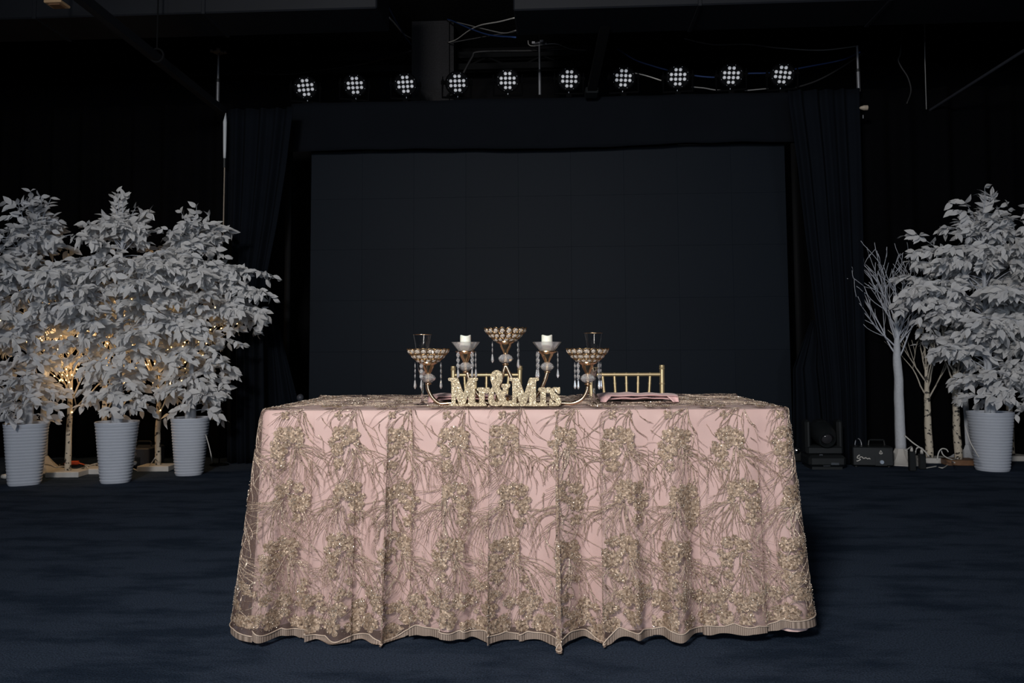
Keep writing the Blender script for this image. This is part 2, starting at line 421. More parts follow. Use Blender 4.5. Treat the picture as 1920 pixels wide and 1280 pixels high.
SX, SD, PW = -2.377, 7.757, .5
PH = 2.93 / 6
screen = thing('led_wall', (SX + 2.25, SD, 0), 'large switched-off black LED wall behind the table', 'screen')
b = MB(); b.box((0, 0, 0), (PW - .0006, .07, PH - .0006), bev=.0006); pm = b.mesh('panel', M['led'])
for i in range(9):
    for j in range(6):
        local(screen, 'panel', pm, Matrix.Translation((SX + PW * (i + .5), SD + .035 + random.uniform(0, .0006), PH * (j + .5))))
b = MB(); b.box((SX + 2.25, SD + .11, 1.465), (4.48, .07, 2.92)); b.build('backing_frame', M['steel_black'], screen)
for i in (1, 3, 5, 7):
    b = MB(); b.box((SX + PW * (i + .5), SD - .012, 2.93), (PW - .01, .022, .07), bev=.004)
    b.lathe([(0, -.006), (.008, -.006), (.008, .004), (0, .004)], (SX + PW * (i + .5), SD - .024, 2.905), 10, Matrix.Rotation(PI / 2, 3, 'X'))
    b.build('rigging_bracket', M['black_plastic'], screen)

# valance in front of the screen's top edge
zb_, zt_ = at(1000, 276, 7.6).z, at(1000, 184, 7.6).z
xl, xr = at(546, 240, 7.6).x, at(1482, 220, 7.6).x
def val(u, v):
    x = xl + (xr - xl) * u + (.0 if 0 < u < 1 else 0)
    z = zb_ + (zt_ - zb_) * v + .012 * math.sin(u * 9) * (1 - v) + .01 * mnoise.noise((u * 12, 5, 0))
    return (x - .03 * (1 - v) * (1 - 2 * u), 7.6 + .02 * mnoise.noise((u * 9, v * 1.5, 3)) + .01 * math.sin(u * 40) * (1 - v), z)
b = MB(); b.grid(val, 120, 10); o = b.build('valance', M['valance'], smooth=True)
o.modifiers.new('thickness', 'SOLIDIFY').thickness = .005
tag(o, 'straight black cloth valance along the top of the LED wall', 'valance')
b = MB(); b.tube([(xl - .05, 7.68, zt_ - .03), (xr + .05, 7.68, zt_ - .03)], .028, 12); b.tube([(xl - .05, 7.68, zt_ - .3), (xr + .05, 7.68, zt_ - .3)], .025, 10)
for x0 in (xl - .04, xr + .04): b.box((x0, 7.68, (zt_ - .01) / 2), (.05, .05, zt_ - .01))
for k in range(18):
    x0 = xl + (xr - xl) * k / 18; x1 = xl + (xr - xl) * (k + 1) / 18
    b.tube([(x0, 7.68, zt_ - (.03 if k % 2 else .3)), (x1, 7.68, zt_ - (.3 if k % 2 else .03))], .01, 6)
tag(b.build('lighting_truss', M['steel_black'], smooth=True), 'black truss behind the valance that carries the stage lights', 'truss')

# ---------------------------------------------------------------- row of stage lights
lens_m = mat('led_lens', (.78, .79, .82), .28, .35, var=.05)
lens_m.node_tree.nodes['Principled BSDF'].inputs['Emission Color'].default_value = (.9, .93, 1, 1)
lens_m.node_tree.nodes['Principled BSDF'].inputs['Emission Strength'].default_value = .22  # faint glow put in for the flash reflected by the lenses
lens_c = mat('led_chip', (.05, .05, .055), .3)
can = MB()
can.lathe([(.0, .16), (.07, .16), (.09, .12), (.104, .05), (.112, .045), (.114, .0), (.114, -.03), (.107, -.034), (.104, -.022), (0, -.022)], n=28)
M['fixture'] = mat('fixture_black', (.002, .0022, .0028), .8, spec=.06)
can_me = can.mesh('can', M['fixture']); can_me.polygons.foreach_set('use_smooth', [True] * len(can.f)); can_me.set_sharp_from_angle(angle=.6)
fp = MB(); fp.lathe([(0, -.020), (.101, -.020), (.103, -.026), (0, -.027)], n=28); fp_me = fp.mesh('face_plate', mat('face_black', (.002, .0025, .0035), .7, spec=.08))
ln = MB(); ln.lathe([(.0155, 0), (.0150, -.005), (.0115, -.009), (.008, -.0075), (.005, -.005), (0, -.005)], n=14)
ln.mi = 1
for k in range(3):
    a = k * 2.094 + .5; ln.box((.0068 * math.cos(a), .0068 * math.sin(a), -.0085), (.0040, .0040, .002))
ln_me = ln.mesh('lens', [lens_m, lens_c])
yk = MB()
yk.box((-.135, .03, .02), (.008, .05, .05)); yk.box((.135, .03, .02), (.008, .05, .05))
yk.tube([(-.135, .03, .02), (-.135, -.135, .02), (.135, -.135, .02), (.135, .03, .02)], .012, 6)
yk.tube([(-.15, .0, .02), (-.11, .0, .02)], .018, 8); yk.tube([(.11, .0, .02), (.15, .0, .02)], .018, 8)
yk.box((0, -.15, .02), (.05, .03, .05))
yk_me = yk.mesh('yoke', M['fixture'])
sc = MB()
for k in range(8):
    a = k * PI / 4 + .35; sc.box((.096 * math.cos(a), .096 * math.sin(a), -.030), (.004, .004, .003))
sc.box((0, -.122, -.012), (.006, .014, .004))
sc_me = sc.mesh('screws', M['chrome'])
ords = ['leftmost', 'second', 'third', 'fourth', 'fifth', 'sixth', 'seventh', 'eighth', 'ninth', 'rightmost']
parx = [(573, 164, -9), (665, 160, -7), (760, 158, -5), (857, 156, -4), (952, 151, 0), (1067, 148, 1), (1169, 146, 5), (1271, 144, 3), (1371, 141, 5), (1467, 140, 9)]
for i, (px, py, rl) in enumerate(parx):
    c = at(px, py, 7.62)
    lab = {0: 'leftmost round stage light with twelve lenses on the black valance', 9: 'rightmost round stage light with twelve lenses on the black valance'}.get(i,
        f'{ords[i]} round stage light from the left on the black valance')
    root = thing('stage_light', c, lab, 'stage light', 'twelve-lens stage lights above the LED wall')
    to = (Vector((.3 + random.uniform(-.5, .5), .0, 1.0)) - c).normalized()
    z = -to; x = Vector((0, 0, 1)).cross(z).normalized(); y = z.cross(x)
    R3 = Matrix((x, y, z)).transposed().to_4x4() @ Matrix.Rotation(math.radians(rl), 4, 'Z')
    T = Matrix.Translation(c)
    Rb = Matrix((x, y, z)).transposed().to_4x4()
    local(root, 'can', can_me, T @ R3); local(root, 'face_plate', fp_me, T @ R3)
    local(root, 'yoke', yk_me, T @ Rb)
    local(root, 'screws', sc_me, T @ R3)
    for r_, cols in enumerate(((-.5, .5), (-1.5, -.5, .5, 1.5), (-1.5, -.5, .5, 1.5), (-.5, .5))):
        for q in cols:
            local(root, 'lens', ln_me, T @ R3 @ Matrix.Translation((q * .0405, (1.5 - r_) * .0425, -.027)) @ Matrix.Rotation(random.uniform(-.3, .3), 4, 'Z'))

# ---------------------------------------------------------------- overhead: ducts, joists, rods, rails, cables
def duct(name, x0, x1, y0, y1, z0, label, marks):
    t = thing(name, ((x0 + x1) / 2, y0, z0), label, 'duct')
    b = MB(); b.box(((x0 + x1) / 2, (y0 + y1) / 2, z0 + .3), (x1 - x0, y1 - y0, .6), bev=.01); b.build('duct_body', M['duct'], t)
    n = max(2, int((x1 - x0) / 1.2))
    for k in range(1, n):
        b = MB(); x = x0 + (x1 - x0) * k / n
        b.box((x, (y0 + y1) / 2, z0 + .3), (.03, y1 - y0 + .02, .62), bev=.004); b.build('flange', M['duct'], t)
    return t
zd = 3.52; yd0, yd1 = onz(600, 18, zd).y, onz(600, 63, zd).y
duct('air_duct', -6.6, at(727, 30, 6.3).x, yd0, yd1, zd, 'wide black air duct hanging at the upper left', 1)
duct('air_duct', at(966, 30, 6.3).x, 6.6, onz(1250, 11, zd).y, onz(1250, 59, zd).y, zd, 'wide black air duct hanging at the upper right', 1)
def joist(x0, x1, Y, ztop, zbot, label):
    t = thing('bar_joist', ((x0 + x1) / 2, Y, zbot), label, 'joist', 'open-web ceiling joists')
    for z, nm in ((ztop, 'top_chord'), (zbot, 'bottom_chord')):
        b = MB(); b.box(((x0 + x1) / 2, Y, z), (x1 - x0, .07, .025)); b.box(((x0 + x1) / 2, Y - .03, z + .03), (x1 - x0, .006, .05)); b.build(nm, M['steel_black'], t)
    n = int((x1 - x0) / .3); b = MB()
    for k in range(n):
        a, c = x0 + (x1 - x0) * k / n, x0 + (x1 - x0) * (k + 1) / n
        b.tube([(a, Y, zbot if k % 2 else ztop), (c, Y, ztop if k % 2 else zbot)], .011, 6)
    b.build('web', M['steel_black'], t)
joist(-6.8, 6.8, 8.75, at(960, 106, 8.75).z, at(960, 128, 8.75).z, 'black open-web joist crossing above the stage lights')

def rod(name, px, y0, y1, Y, r, m, label, cat, plate=True):
    a, c = at(px, y0, Y), at(px, y1, Y)
    t = thing(name, (c.x, Y, c.z), label, cat)
    b = MB(); h = a.z - c.z
    b.tube([(c.x, Y, c.z), (c.x, Y, c.z + h * .45)], r, 10); b.tube([(c.x, Y, c.z + h * .45), (c.x, Y, a.z)], r * .7, 10); b.build('pole', m, t, auto=40)
    b = MB(); b.tube([(c.x, Y, c.z + h * .43), (c.x, Y, c.z + h * .49)], r * 1.3, 10); b.build('collar', M['black_plastic'], t, auto=40)
    b = MB(); b.tube([(c.x, Y, a.z - .01), (c.x, Y, 4.41)], .006, 6); b.build('threaded_hanger', M['steel_black'], t)
    if plate:
        b = MB(); b.lathe([(0, -.012), (.05, -.012), (.05, 0), (.02, .012), (0, .012)], (c.x, Y, a.z), 14)
        for k in range(4):
            b.box((c.x + .06 * math.cos(k * 1.57 + .4), Y + .06 * math.sin(k * 1.57 + .4), a.z), (.03, .03, .02))
        b.build('clamp', M['steel'], t)
    return t
rod('hanging_rod', 408, 97, 198, 7.5, .016, M['steel'], 'steel hanging rod above the left curtain', 'rod')
rod('hanging_rod', 1012, 82, 178, 7.72, .014, M['steel'], 'steel hanging rod at the middle of the row of stage lights', 'rod')
rod('hanging_rod', 1610, 86, 172, 7.4, .016, M['steel'], 'steel hanging rod above the right curtain', 'rod', False)
# white upright visible past the left curtain
t = thing('drape_upright', at(421, 868, 7.1), 'white upright pole at the outer edge of the left curtain', 'pole')
p0, p1, p2, p3 = at(423, 868, 7.1), at(421, 312, 7.1), at(421, 299, 7.1), at(421, 212, 7.1)
b = MB(); pm_ = at(421, 455, 7.1).z; b.tube([(p1.x, 7.1, pm_), (p1.x, 7.1, p1.z)], .0055, 10); b.build('lower_pole', mat('aged_pole', (.3, .25, .2), .5), t, smooth=False)
b = MB(); b.tube([(p1.x, 7.1, .0), (p1.x, 7.1, pm_)], .006, 10); b.lathe([(.0, 0), (.08, 0), (.08, .008), (.03, .012), (0, .012)], (p1.x, 7.1, .001), 16); b.build('foot_pole', M['velvet'], t)
b = MB(); b.tube([(p1.x, 7.1, p1.z - .01), (p1.x, 7.1, p2.z + .01)], .014, 10); b.build('collar', M['black_plastic'], t)
b = MB(); b.tube([(p2.x, 7.1, p2.z), (p2.x, 7.1, p2.z + .1), (p2.x - .002, 7.1, p3.z - .08), (p2.x + .004, 7.1, p3.z)], [.011, .014, .017, .003], 10); b.build('upper_pole', M['white_pole'], t, smooth=True)
# long rails running into the room
def rail(name, a, c, r, label, m, square=False):
    t = thing(name, (Vector(a) + Vector(c)) / 2, label, 'rail')
    d = Vector(c) - Vector(a)
    b = MB()
    if square: b.box((Vector(a) + Vector(c)) / 2, (r * 2, d.length, r * 2), tilt=d.to_track_quat('Y', 'Z'), bev=.006)
    else: b.tube([a, c], r, 10)
    b.build('bar', m, t); return t
zr = at(420, 210, 7.2).z
xa, xb = at(420, 210, 7.2).x, None
d0 = onz(165, 0, zr)
t = rail('ceiling_rail', (d0.x + .12 * (d0.x - xa), d0.y - 1.0, zr), (xa, 7.2, zr), .032, 'dark square rail slanting from the upper left corner to the left curtain', M['duct'], True)
h = onz(294, 104, zr)
b = MB(); b.torus((h.x, h.y, zr), .05, .008, Matrix.Rotation(PI / 2, 3, 'X'), 18, 6); b.tube([(h.x, h.y, zr + .05), (h.x, h.y, 4.4)], .006, 6); b.build('hanger', M['steel_black'], t)
d1, d2 = onz(1727, 217, zr), onz(1940, 82, zr)
rail('ceiling_rail', d2, d1, .012, 'thin grey rail high above the trees on the right', M['grey_plastic'])
# flat black pole leaning against the truss
a, c = at(1147, -10, 6.0), at(1108, 178, 7.5)
t = thing('leaning_pole', c, 'flat black pole rising from the sixth stage light to the right duct', 'pole')
dd = a - c; b = MB(); b.box((a + c) / 2, (.085, .035, dd.length), tilt=dd.to_track_quat('Z', 'Y'), bev=.004); b.build('pole', M['steel_black'], t)
b = MB(); b.box(c + dd * .03, (.12, .06, .12), tilt=dd.to_track_quat('Z', 'Y'), bev=.01); b.build('bracket', M['black_plastic'], t)

def cable(name, pts, Y, r, m, label, cat='cable'):
    P = smooth_path([at(x, y, Y + (dy[0] if dy else 0)) for x, y, *dy in pts], 6)
    b = MB(); b.tube(P, r, 6); return tag(b.build(name, m, smooth=True), label, cat, 'overhead cables')
cable('cable', [(729, 32, -1.7), (742, 46, -1.2), (756, 63, -.6), (771, 72, .02)], 8.27, .006, M['white_cord'], 'white cable running from the left duct to the column')
cable('cable', [(726, 8, -1.75), (742, 40, -1.2), (757, 65, -.6), (772, 86, .02)], 8.27, .007, M['blue_cord'], 'blue cable running from the left duct to the column')
cable('cable', [(840, 80, .02), (856, 74, -.2), (880, 57, -.6), (902, 47, -1), (935, 41, -1.4), (967, 33, -1.75)], 8.27, .006, M['white_cord'], 'white cable rising from the column to the right duct')
cable('cable', [(838, 36, .02), (850, 40, -.2), (885, 55, -.7), (920, 66, -1.2), (967, 70, -1.72)], 8.27, .007, M['blue_cord'], 'blue cable crossing between column and right duct')
cable('cable', [(838, 38, .02), (870, 45, -.5), (910, 55, -1), (945, 62, -1.4), (968, 57, -1.75)], 8.27, .005, M['grey_cord'], 'grey cable crossing above the blue one beside the column')
cable('cable', [(846, 80), (890, 72), (930, 65), (966, 60)], 7.55, .006, M['black_cord'], 'black cable sagging beside the column')
cable('cable', [(440, 128), (520, 140), (600, 132), (690, 118), (772, 95, -.42)], 8.7, .01, M['black_cord'], 'thick black cable drooping above the leftmost lights')
cable('cable', [(1158, 92), (1190, 112), (1225, 124), (1250, 131), (1290, 140), (1345, 145), (1400, 138), (1450, 136), (1520, 124), (1580, 112), (1612, 98, -.34)], 7.75, .008, M['blue_cord'], 'long blue cable looping behind the right-hand stage lights')
cable('cable', [(1282, 72), (1310, 79), (1345, 84), (1400, 83), (1460, 90), (1540, 94), (1610, 86)], 7.6, .006, M['grey_cord'], 'grey cable along the underside of the right duct')
cable('cable', [(1190, 137), (1212, 142), (1240, 151)], 7.75, .006, M['white_cord'], 'short white cable between the seventh and eighth lights')
cable('cable', [(1297, 163), (1320, 165), (1345, 169), (1390, 170), (1440, 166)], 7.72, .006, M['grey_cord'], 'short grey cable below the ninth light')
cable('cable', [(990, 76), (992, 84), (1003, 86), (1040, 82), (1070, 92), (1100, 94)], 7.715, .005, M['grey_cord'], 'hooked grey cable around the middle rod')
cable('cable', [(1480, 168), (1530, 152), (1575, 128), (1625, 95)], 7.8, .009, M['black_cord'], 'black cable rising right of the rightmost light')
cable('cable', [(1688, -60), (1690, 60), (1688, 100), (1684, 112), (1690, 126), (1702, 145), (1708, 170), (1700, 195)], 7.55, .008, M['black_cord'], 'black cable hanging beside the right rail')
cable('cable', [(1734, -60), (1734, 88), (1735, 140), (1737, 205)], 7.5, .004, M['grey_cord'], 'thin grey drop cable near the right rail')
cable('cable', [(839, 180, .37), (852, 165, .2), (862, 150), (885, 108), (900, 97), (1000, 95), (1090, 90)], 7.9, .013, M['black_cord'], 'black conduit bending up beside the column')
# tan tile on the ceiling, upper left; small pale hook on the right curtain
c = at(107, 8, 5.6)
t = thing('ceiling_tile', c, 'small tan square fixture on the ceiling in the upper left corner', 'ceiling fixture')
b = MB(); b.box(c, (.13, .12, .02), bev=.005); b.build('frame', M['tan'], t); b = MB(); b.box(c - Vector((0, 0, .008)), (.08, .07, .02)); b.build('inset', M['wood'], t)
b = MB(); b.tube([(c.x, c.y, c.z), (c.x, c.y, 4.4)], .008, 6); b.build('stem', M['steel_black'], t)
c = at(1622, 202, 7.15)
t = thing('curtain_hook', c, 'small pale hook plate at the top of the right curtain', 'hook')
b = MB(); b.lathe([(.0, -.05), (.012, -.04), (.022, -.01), (.022, .02), (.0, .025)], c, 10, Matrix.Rotation(PI / 2, 3, 'Y')); b.build('hook', mat('aged_plate', (.45, .38, .3), .5), t)
b = MB(); b.box(at(1618, 219, 7.15), (.008, .01, .03)); b.build('pin', M['steel'], t)

# ---------------------------------------------------------------- table, satin cloth and lace
TX, TY, TA, TZ, TW, TD = -.133, 2.872, .017, .762, 1.83, .76
ct, st = math.cos(TA), math.sin(TA)
def tw(x, y, z): return Vector((TX + x * ct - y * st, TY + x * st + y * ct, z))
RC = .035
segs = [('l', (-TW / 2 + RC, 0), (TW / 2 - RC, 0)), ('a', (TW / 2 - RC, RC), -PI / 2), ('l', (TW / 2, RC), (TW / 2, TD - RC)), ('a', (TW / 2 - RC, TD - RC), 0),
        ('l', (TW / 2 - RC, TD), (-TW / 2 + RC, TD)), ('a', (-TW / 2 + RC, TD - RC), PI / 2), ('l', (-TW / 2, TD - RC), (-TW / 2, RC)), ('a', (-TW / 2 + RC, RC), PI)]
def seglen(g): return RC * PI / 2 if g[0] == 'a' else math.dist(g[1], g[2])
PER = sum(seglen(g) for g in segs)
S_R0 = seglen(segs[0]); S_R1 = S_R0 + seglen(segs[1])            # start / end of right front corner
S_RB = S_R1 + seglen(segs[2])
S_LB = PER - seglen(segs[7]) - seglen(segs[6])                    # start of the left side (from the back)
S_LF = PER - seglen(segs[7])
def base(s):
    s = s % PER
    for g in segs:
        L_ = seglen(g)
        if s <= L_ + 1e-9:
            if g[0] == 'l':
                t = s / L_; x = g[1][0] + (g[2][0] - g[1][0]) * t; y = g[1][1] + (g[2][1] - g[1][1]) * t
                dx, dy = (g[2][0] - g[1][0]) / L_, (g[2][1] - g[1][1]) / L_
                return (x, y), (dy, -dx)
            a = g[2] + s / RC
            return (g[1][0] + RC * math.cos(a), g[1][1] + RC * math.sin(a)), (math.cos(a), math.sin(a))
        s -= L_
    return base(0)
def cyc(s, c): d = (s - c) % PER; return min(d, PER - d)
def gs(s, c, w): return math.exp(-(cyc(s, c) / w) ** 2)
def fold_s(s):
    return (.5 * math.sin(2 * PI * s / (PER / 26) + 1.0) + .35 * math.sin(2 * PI * s / (PER / 15) + 2.2) + .3 * math.sin(2 * PI * s / (PER / 41) + .4))
def fold_l(s):
    v = .45 * math.sin(2 * PI * s / (PER / 22) + .3) + .4 * math.sin(2 * PI * s / (PER / 37) + 1.1) + .25 * math.sin(2 * PI * s / (PER / 9))
    for c, w, h in ((.98, .02, 1.6), (1.03, .016, 1.2), (1.15, .022, 1.3), (.42, .018, 1.4), (.51, .014, 1.2), (.77, .018, 1.4), (.09, .016, 1.1), (.17, .014, 1.0), (.60, .016, 1.0), (.69, .014, 1.1), (.88, .014, 1.0), (1.26, .016, 1.2), (1.36, .014, .8), (1.5, .018, .9), (1.72, .02, 1.2)):
        v += h * gs(s, c, w)
    return v
PLEATS = [(.16, .016, 1.5), (.31, .012, 1.4), (.42, .018, 1.8), (.505, .012, 1.5), (.61, .014, 1.4), (.77, .016, 1.7), (.87, .011, 1.3), (1.0, .030, 2.1), (1.148, .018, 1.9), (1.31, .013, 1.4), (1.48, .015, 1.6), (1.68, .014, 1.4), (PER - .2, .02, 1.6), (PER - .45, .02, 1.6), (TW + .2, .02, 1.7), (TW + .4, .02, 1.5)]
for _k in range(8): PLEATS.append((2.75 + _k * .2, .016, 1.5))
def pleat(s):
    sh_ = no = 0.0
    for c, w, k in PLEATS:
        t = ((s - c + PER / 2) % PER - PER / 2) / w
        if abs(t) < 3.2:
            e = math.exp(-t * t); sh_ -= k * w * t * e; no += .0045 * (1 + math.tanh(t * 1.4)) * e ** .5
    return sh_, no
CL, CR = PER - RC * PI / 4, S_R0 + RC * PI / 4
def so(s, q, fr):
    return .022 * q + .024 * fr * q ** 1.2 + .044 * (.2 + fold_s(s)) * (q ** .85) + .006 * gs(s, 1.75, .12) * q
def drop(s, d, lace, lift=0.0):
    (x, y), (nx, ny) = base(s)
    q = min(1.0, d / .74)
    front = 1.0 if s < S_R0 else 0.0
    fr = max(0.0, min(1.0, s / .25, (TW - s) / .3)) if s < TW else 0.0
    o = so(s, q, fr)
    zmin = .012
    if lace:
        sf = min(max(s, 0), TW) if s < S_R1 else 0
        f = fold_l(s)
        o += .0035 + lift + .016 * q ** 1.5 + max(-.12, f) * .020 * q ** .7
        o += .050 * gs(s, CL, .14) * q ** .75 + .002 * gs(s, CR, .12) * q ** .9
        o = max(o, .0035 + lift + so(s, q, fr))
        sh_, no = pleat(s); kq = min(1.0, d / .05) * (.7 + .3 * q)
        o += no * kq; x -= ny * sh_ * kq; y += nx * sh_ * kq
        zmin = .006 + lift * .6
    # rounded top edge
    e = .012
    if d < e: zz = TZ - (1 - math.cos(d / e * PI / 2)) * e * .64; o -= (e * .64) * (1 - math.sin(d / e * PI / 2))
    else: zz = TZ - e * .64 - (d - e) * (.985)
    zz += (lift if d < .02 else 0) + (.004 if lace else 0)
    if zz < zmin:
        o += (zmin - zz) * .9; zz = zmin + .004 * math.sin(s * 40) ** 2
    return tw(x + nx * o, y + ny * o, zz)
def lace_len(s):
    return .763 + .010 * math.sin(s * 9) + .06 * gs(s, 1.0, .022) + .055 * gs(s, 1.14, .035) + .04 * gs(s, .44, .05) + .02 * gs(s, .30, .12) - .03 * gs(s, 1.62, .2) - .02 * gs(s, CR, .1) - .01 * gs(s, CL, .15)

satin = thing('satin_tablecloth', tw(0, TD / 2, 0), 'plain pink satin tablecloth hanging to the floor under the lace', 'tablecloth')
NS = 420
b = MB()
b.grid(lambda u, v: drop(u * PER, v * .735, False), NS, 30); b.build('skirt', M['satin'], satin, smooth=True)
b = MB(); b.grid(lambda u, v: tw((u - .5) * (TW - .016), .008 + v * (TD - .016), TZ - .0005 + .0015 * mnoise.noise((u * 8, v * 3, 0))), 40, 16); b.build('top_sheet', M['satin'], satin, smooth=True)
tbl = thing('folding_table', tw(0, TD / 2, 0), 'rectangular folding table under the pink satin and lace cloths', 'table')
b = MB(); b.box(tw(0, TD / 2, TZ - .025), (TW - .03, TD - .03, .04), TA, bev=.008); b.build('tabletop', M['whitewood'], tbl)
for sx in (-1, 1):
    for sy in (-1, 1):
        p = tw(sx * .72, TD / 2 + sy * .27, 0); b = MB(); b.tube([(p.x, p.y, 0), (p.x, p.y, TZ - .045)], .014, 8); b.build('leg', M['grey_plastic'], tbl)

lace = thing('lace_overlay', tw(0, TD / 2, 0), 'sheer champagne lace overlay with gold sequin flowers over the pink satin', 'lace tablecloth')
b = MB(); b.grid(lambda u, v: drop(u * PER, v * (lace_len(u * PER) - .022), True), NS * 2, 44); b.build('tulle', M['tulle'], lace, smooth=True)
def ltop(x, y, lift=0):
    edge = min(1, (TW / 2 - abs(x)) / .05, y / .05, (TD - y) / .05); edge = max(edge, 0)
    k = .004 + lift + (.0045 * (1 + mnoise.noise((x * 6, y * 9, 2))) + .005 * max(0, mnoise.noise((x * 2.5, y * 14, 7)))) * edge + .010 * math.exp(-((y - TD) / .03) ** 2) * (1 + mnoise.noise((x * 9, 0, 0)))
    return tw(x, y, TZ + k)
b = MB(); b.grid(lambda u, v: ltop((u - .5) * (TW - .012), .006 + v * (TD - .012)), 120, 50); b.build('top_sheet', M['tulle'], lace, smooth=True)

# scalloped, fringed hem and its pale braid
def scal(s): return .010 * abs(math.sin(s * PI / .075)) + .004 * math.sin(s * 31)
b = MB(); al = []
NH = 1500
for i in range(NH + 1):
    s = i / NH * PER
    for j in range(4):
        L_ = lace_len(s); d0_ = L_ - .031 + scal(s) * .8; d1_ = L_ + .003 * math.sin(s * 60)
        b.v.append(tuple(drop(s, d0_ + (d1_ - d0_) * j / 3, True, .002))); al.append(s)
for i in range(NH):
    for j in range(3): b.f.append((i * 4 + j, i * 4 + j + 1, i * 4 + 5 + j, i * 4 + 4 + j)); b.m.append(0)
me = b.mesh('hem_trim', M['hem'], True)
a_ = me.attributes.new('along', 'FLOAT', 'POINT'); a_.data.foreach_set('value', al)
link('hem_trim', me, lace)
b = MB(); b.tube([drop(i / NH * PER, lace_len(i / NH * PER) - .031 + scal(i / NH * PER) * .8, True, .0045) for i in range(NH + 1)], .0022, 5)
b.build('hem_braid', M['braid'], lace, smooth=True)

# embroidery: surf(u, v) maps cloth coordinates (u along, v down) to space
rnd = random.Random(11)
def skirt_s(u, v, lift): return drop(u % PER, min(max(0.0, v), lace_len(u % PER) - .030), True, lift)
def flower(mb, surf, u, v, r, petals, turn, seqs):
    mb.mi = 0
    c = surf(u, v, .0055)
    for k in range(petals):
        a = turn + 2 * PI * k / petals + rnd.uniform(-.12, .12); rr = r * rnd.uniform(.82, 1.1)
        prof = [(.10, .10), (.42, .30), (.76, .38), (.96, .23), (1.04, .0)]
        vs_ = []
        for (q, w) in prof:
            for sgn in (-1, 0, 1):
                du = rr * (q * math.cos(a) - sgn * w * math.sin(a)); dv = rr * (q * math.sin(a) + sgn * w * math.cos(a))
                lift = .0012 + (.0018 if sgn == 0 else .0004) * math.sin(q * 2.6) + rnd.uniform(0, .0006)
                vs_.append(surf(u + du, v + dv, lift))
        fs = [(i * 3 + j, i * 3 + j + 1, i * 3 + 4 + j, i * 3 + 3 + j) for i in range(4) for j in range(2)]
        mb.add(vs_, fs)
    mb.mi = 1
    for _ in range(seqs):
        a = rnd.uniform(0, 2 * PI); q = r * math.sqrt(rnd.random()) * 1.05
        p = surf(u + q * math.cos(a), v + q * math.sin(a), .0042)
        nrm = Vector((rnd.gauss(0, .45), -1 + rnd.gauss(0, .3), rnd.gauss(.2, .5))).normalized()
        t1 = nrm.orthogonal().normalized(); t2 = nrm.cross(t1); z = rnd.uniform(.0011, .0021)
        mb.add([p + t1 * z, p + t2 * z, p - t1 * z, p - t2 * z], [(0, 1, 2, 3)])
def strand(mb, surf, u, v, ang, length, w, bend, wig, depth=0, lim=None):
    n = max(5, int(length / .011)); pts = []; a = ang; ph = rnd.uniform(0, 6.28); fr = rnd.uniform(.6, 1.1)
    x, y = u, v
    for i in range(n + 1):
        pts.append((x, y, a))
        a2 = a + wig * math.sin(ph + i * fr)
        x += math.cos(a2) * length / n; y += math.sin(a2) * length / n; a += bend / n
        if depth < 2 and i > 2 and i < n - 2 and rnd.random() < .09:
            strand(mb, surf, x, y, a2 + rnd.choice((-1, 1)) * rnd.uniform(.25, .5), length * rnd.uniform(.3, .5), w * .85, bend * .7, wig, depth + 1, lim)
    vs_ = []
    for i, (x, y, a) in enumerate(pts):
        t = i / n; ww = w * (1 - .65 * t) * (.75 + .5 * rnd.random())
        ox, oy = -math.sin(a) * ww, math.cos(a) * ww
        if lim: x = min(max(x, lim[0]), lim[1]); y = min(max(y, lim[2]), lim[3])
        vs_ += [surf(x + ox, y + oy, .001), surf(x, y, .0026), surf(x - ox, y - oy, .001)]
    mb.add(vs_, [(i * 3 + j, i * 3 + j + 1, i * 3 + 4 + j, i * 3 + 3 + j) for i in range(n) for j in range(2)])
def fan(mb, surf, u, v, side, scale=1.0, n=16, lim=None):
    for k in range(n):
        t = k / (n - 1)
        ang = (PI / 2 + .3) - t * 1.95 if side > 0 else (PI / 2 - .3) + t * 1.95
        ang += rnd.uniform(-.1, .1)
        ln_ = scale * (.225 - .035 * t) * rnd.uniform(.6, 1.15)
        strand(mb, surf, u + side * (.004 + .018 * t) + rnd.uniform(-.006, .006), v + rnd.uniform(-.012, .02), ang, ln_, rnd.uniform(.0009, .0016), side * (rnd.uniform(.3, 1.0) + .6 * t), rnd.uniform(.10, .26), 0, lim)
nflower = [0]
rest = MB()
def put_flower(surf, u, v, r, petals, visible, seqs=40):
    turn = rnd.uniform(0, 6.28)
    if visible and nflower[0] < 298:
        nflower[0] += 1; mb = MB(); flower(mb, surf, u, v, r, petals, turn, seqs); mb.build('sequin_flower', [M['petal'], M['sequin']], lace)
    else: flower(rest, surf, u, v, r, petals, turn, seqs // 2)
thr = MB()
COL = .192
rows = [(.085, 1), (.275, -1), (.455, 1)]
ncol = round(PER / COL)
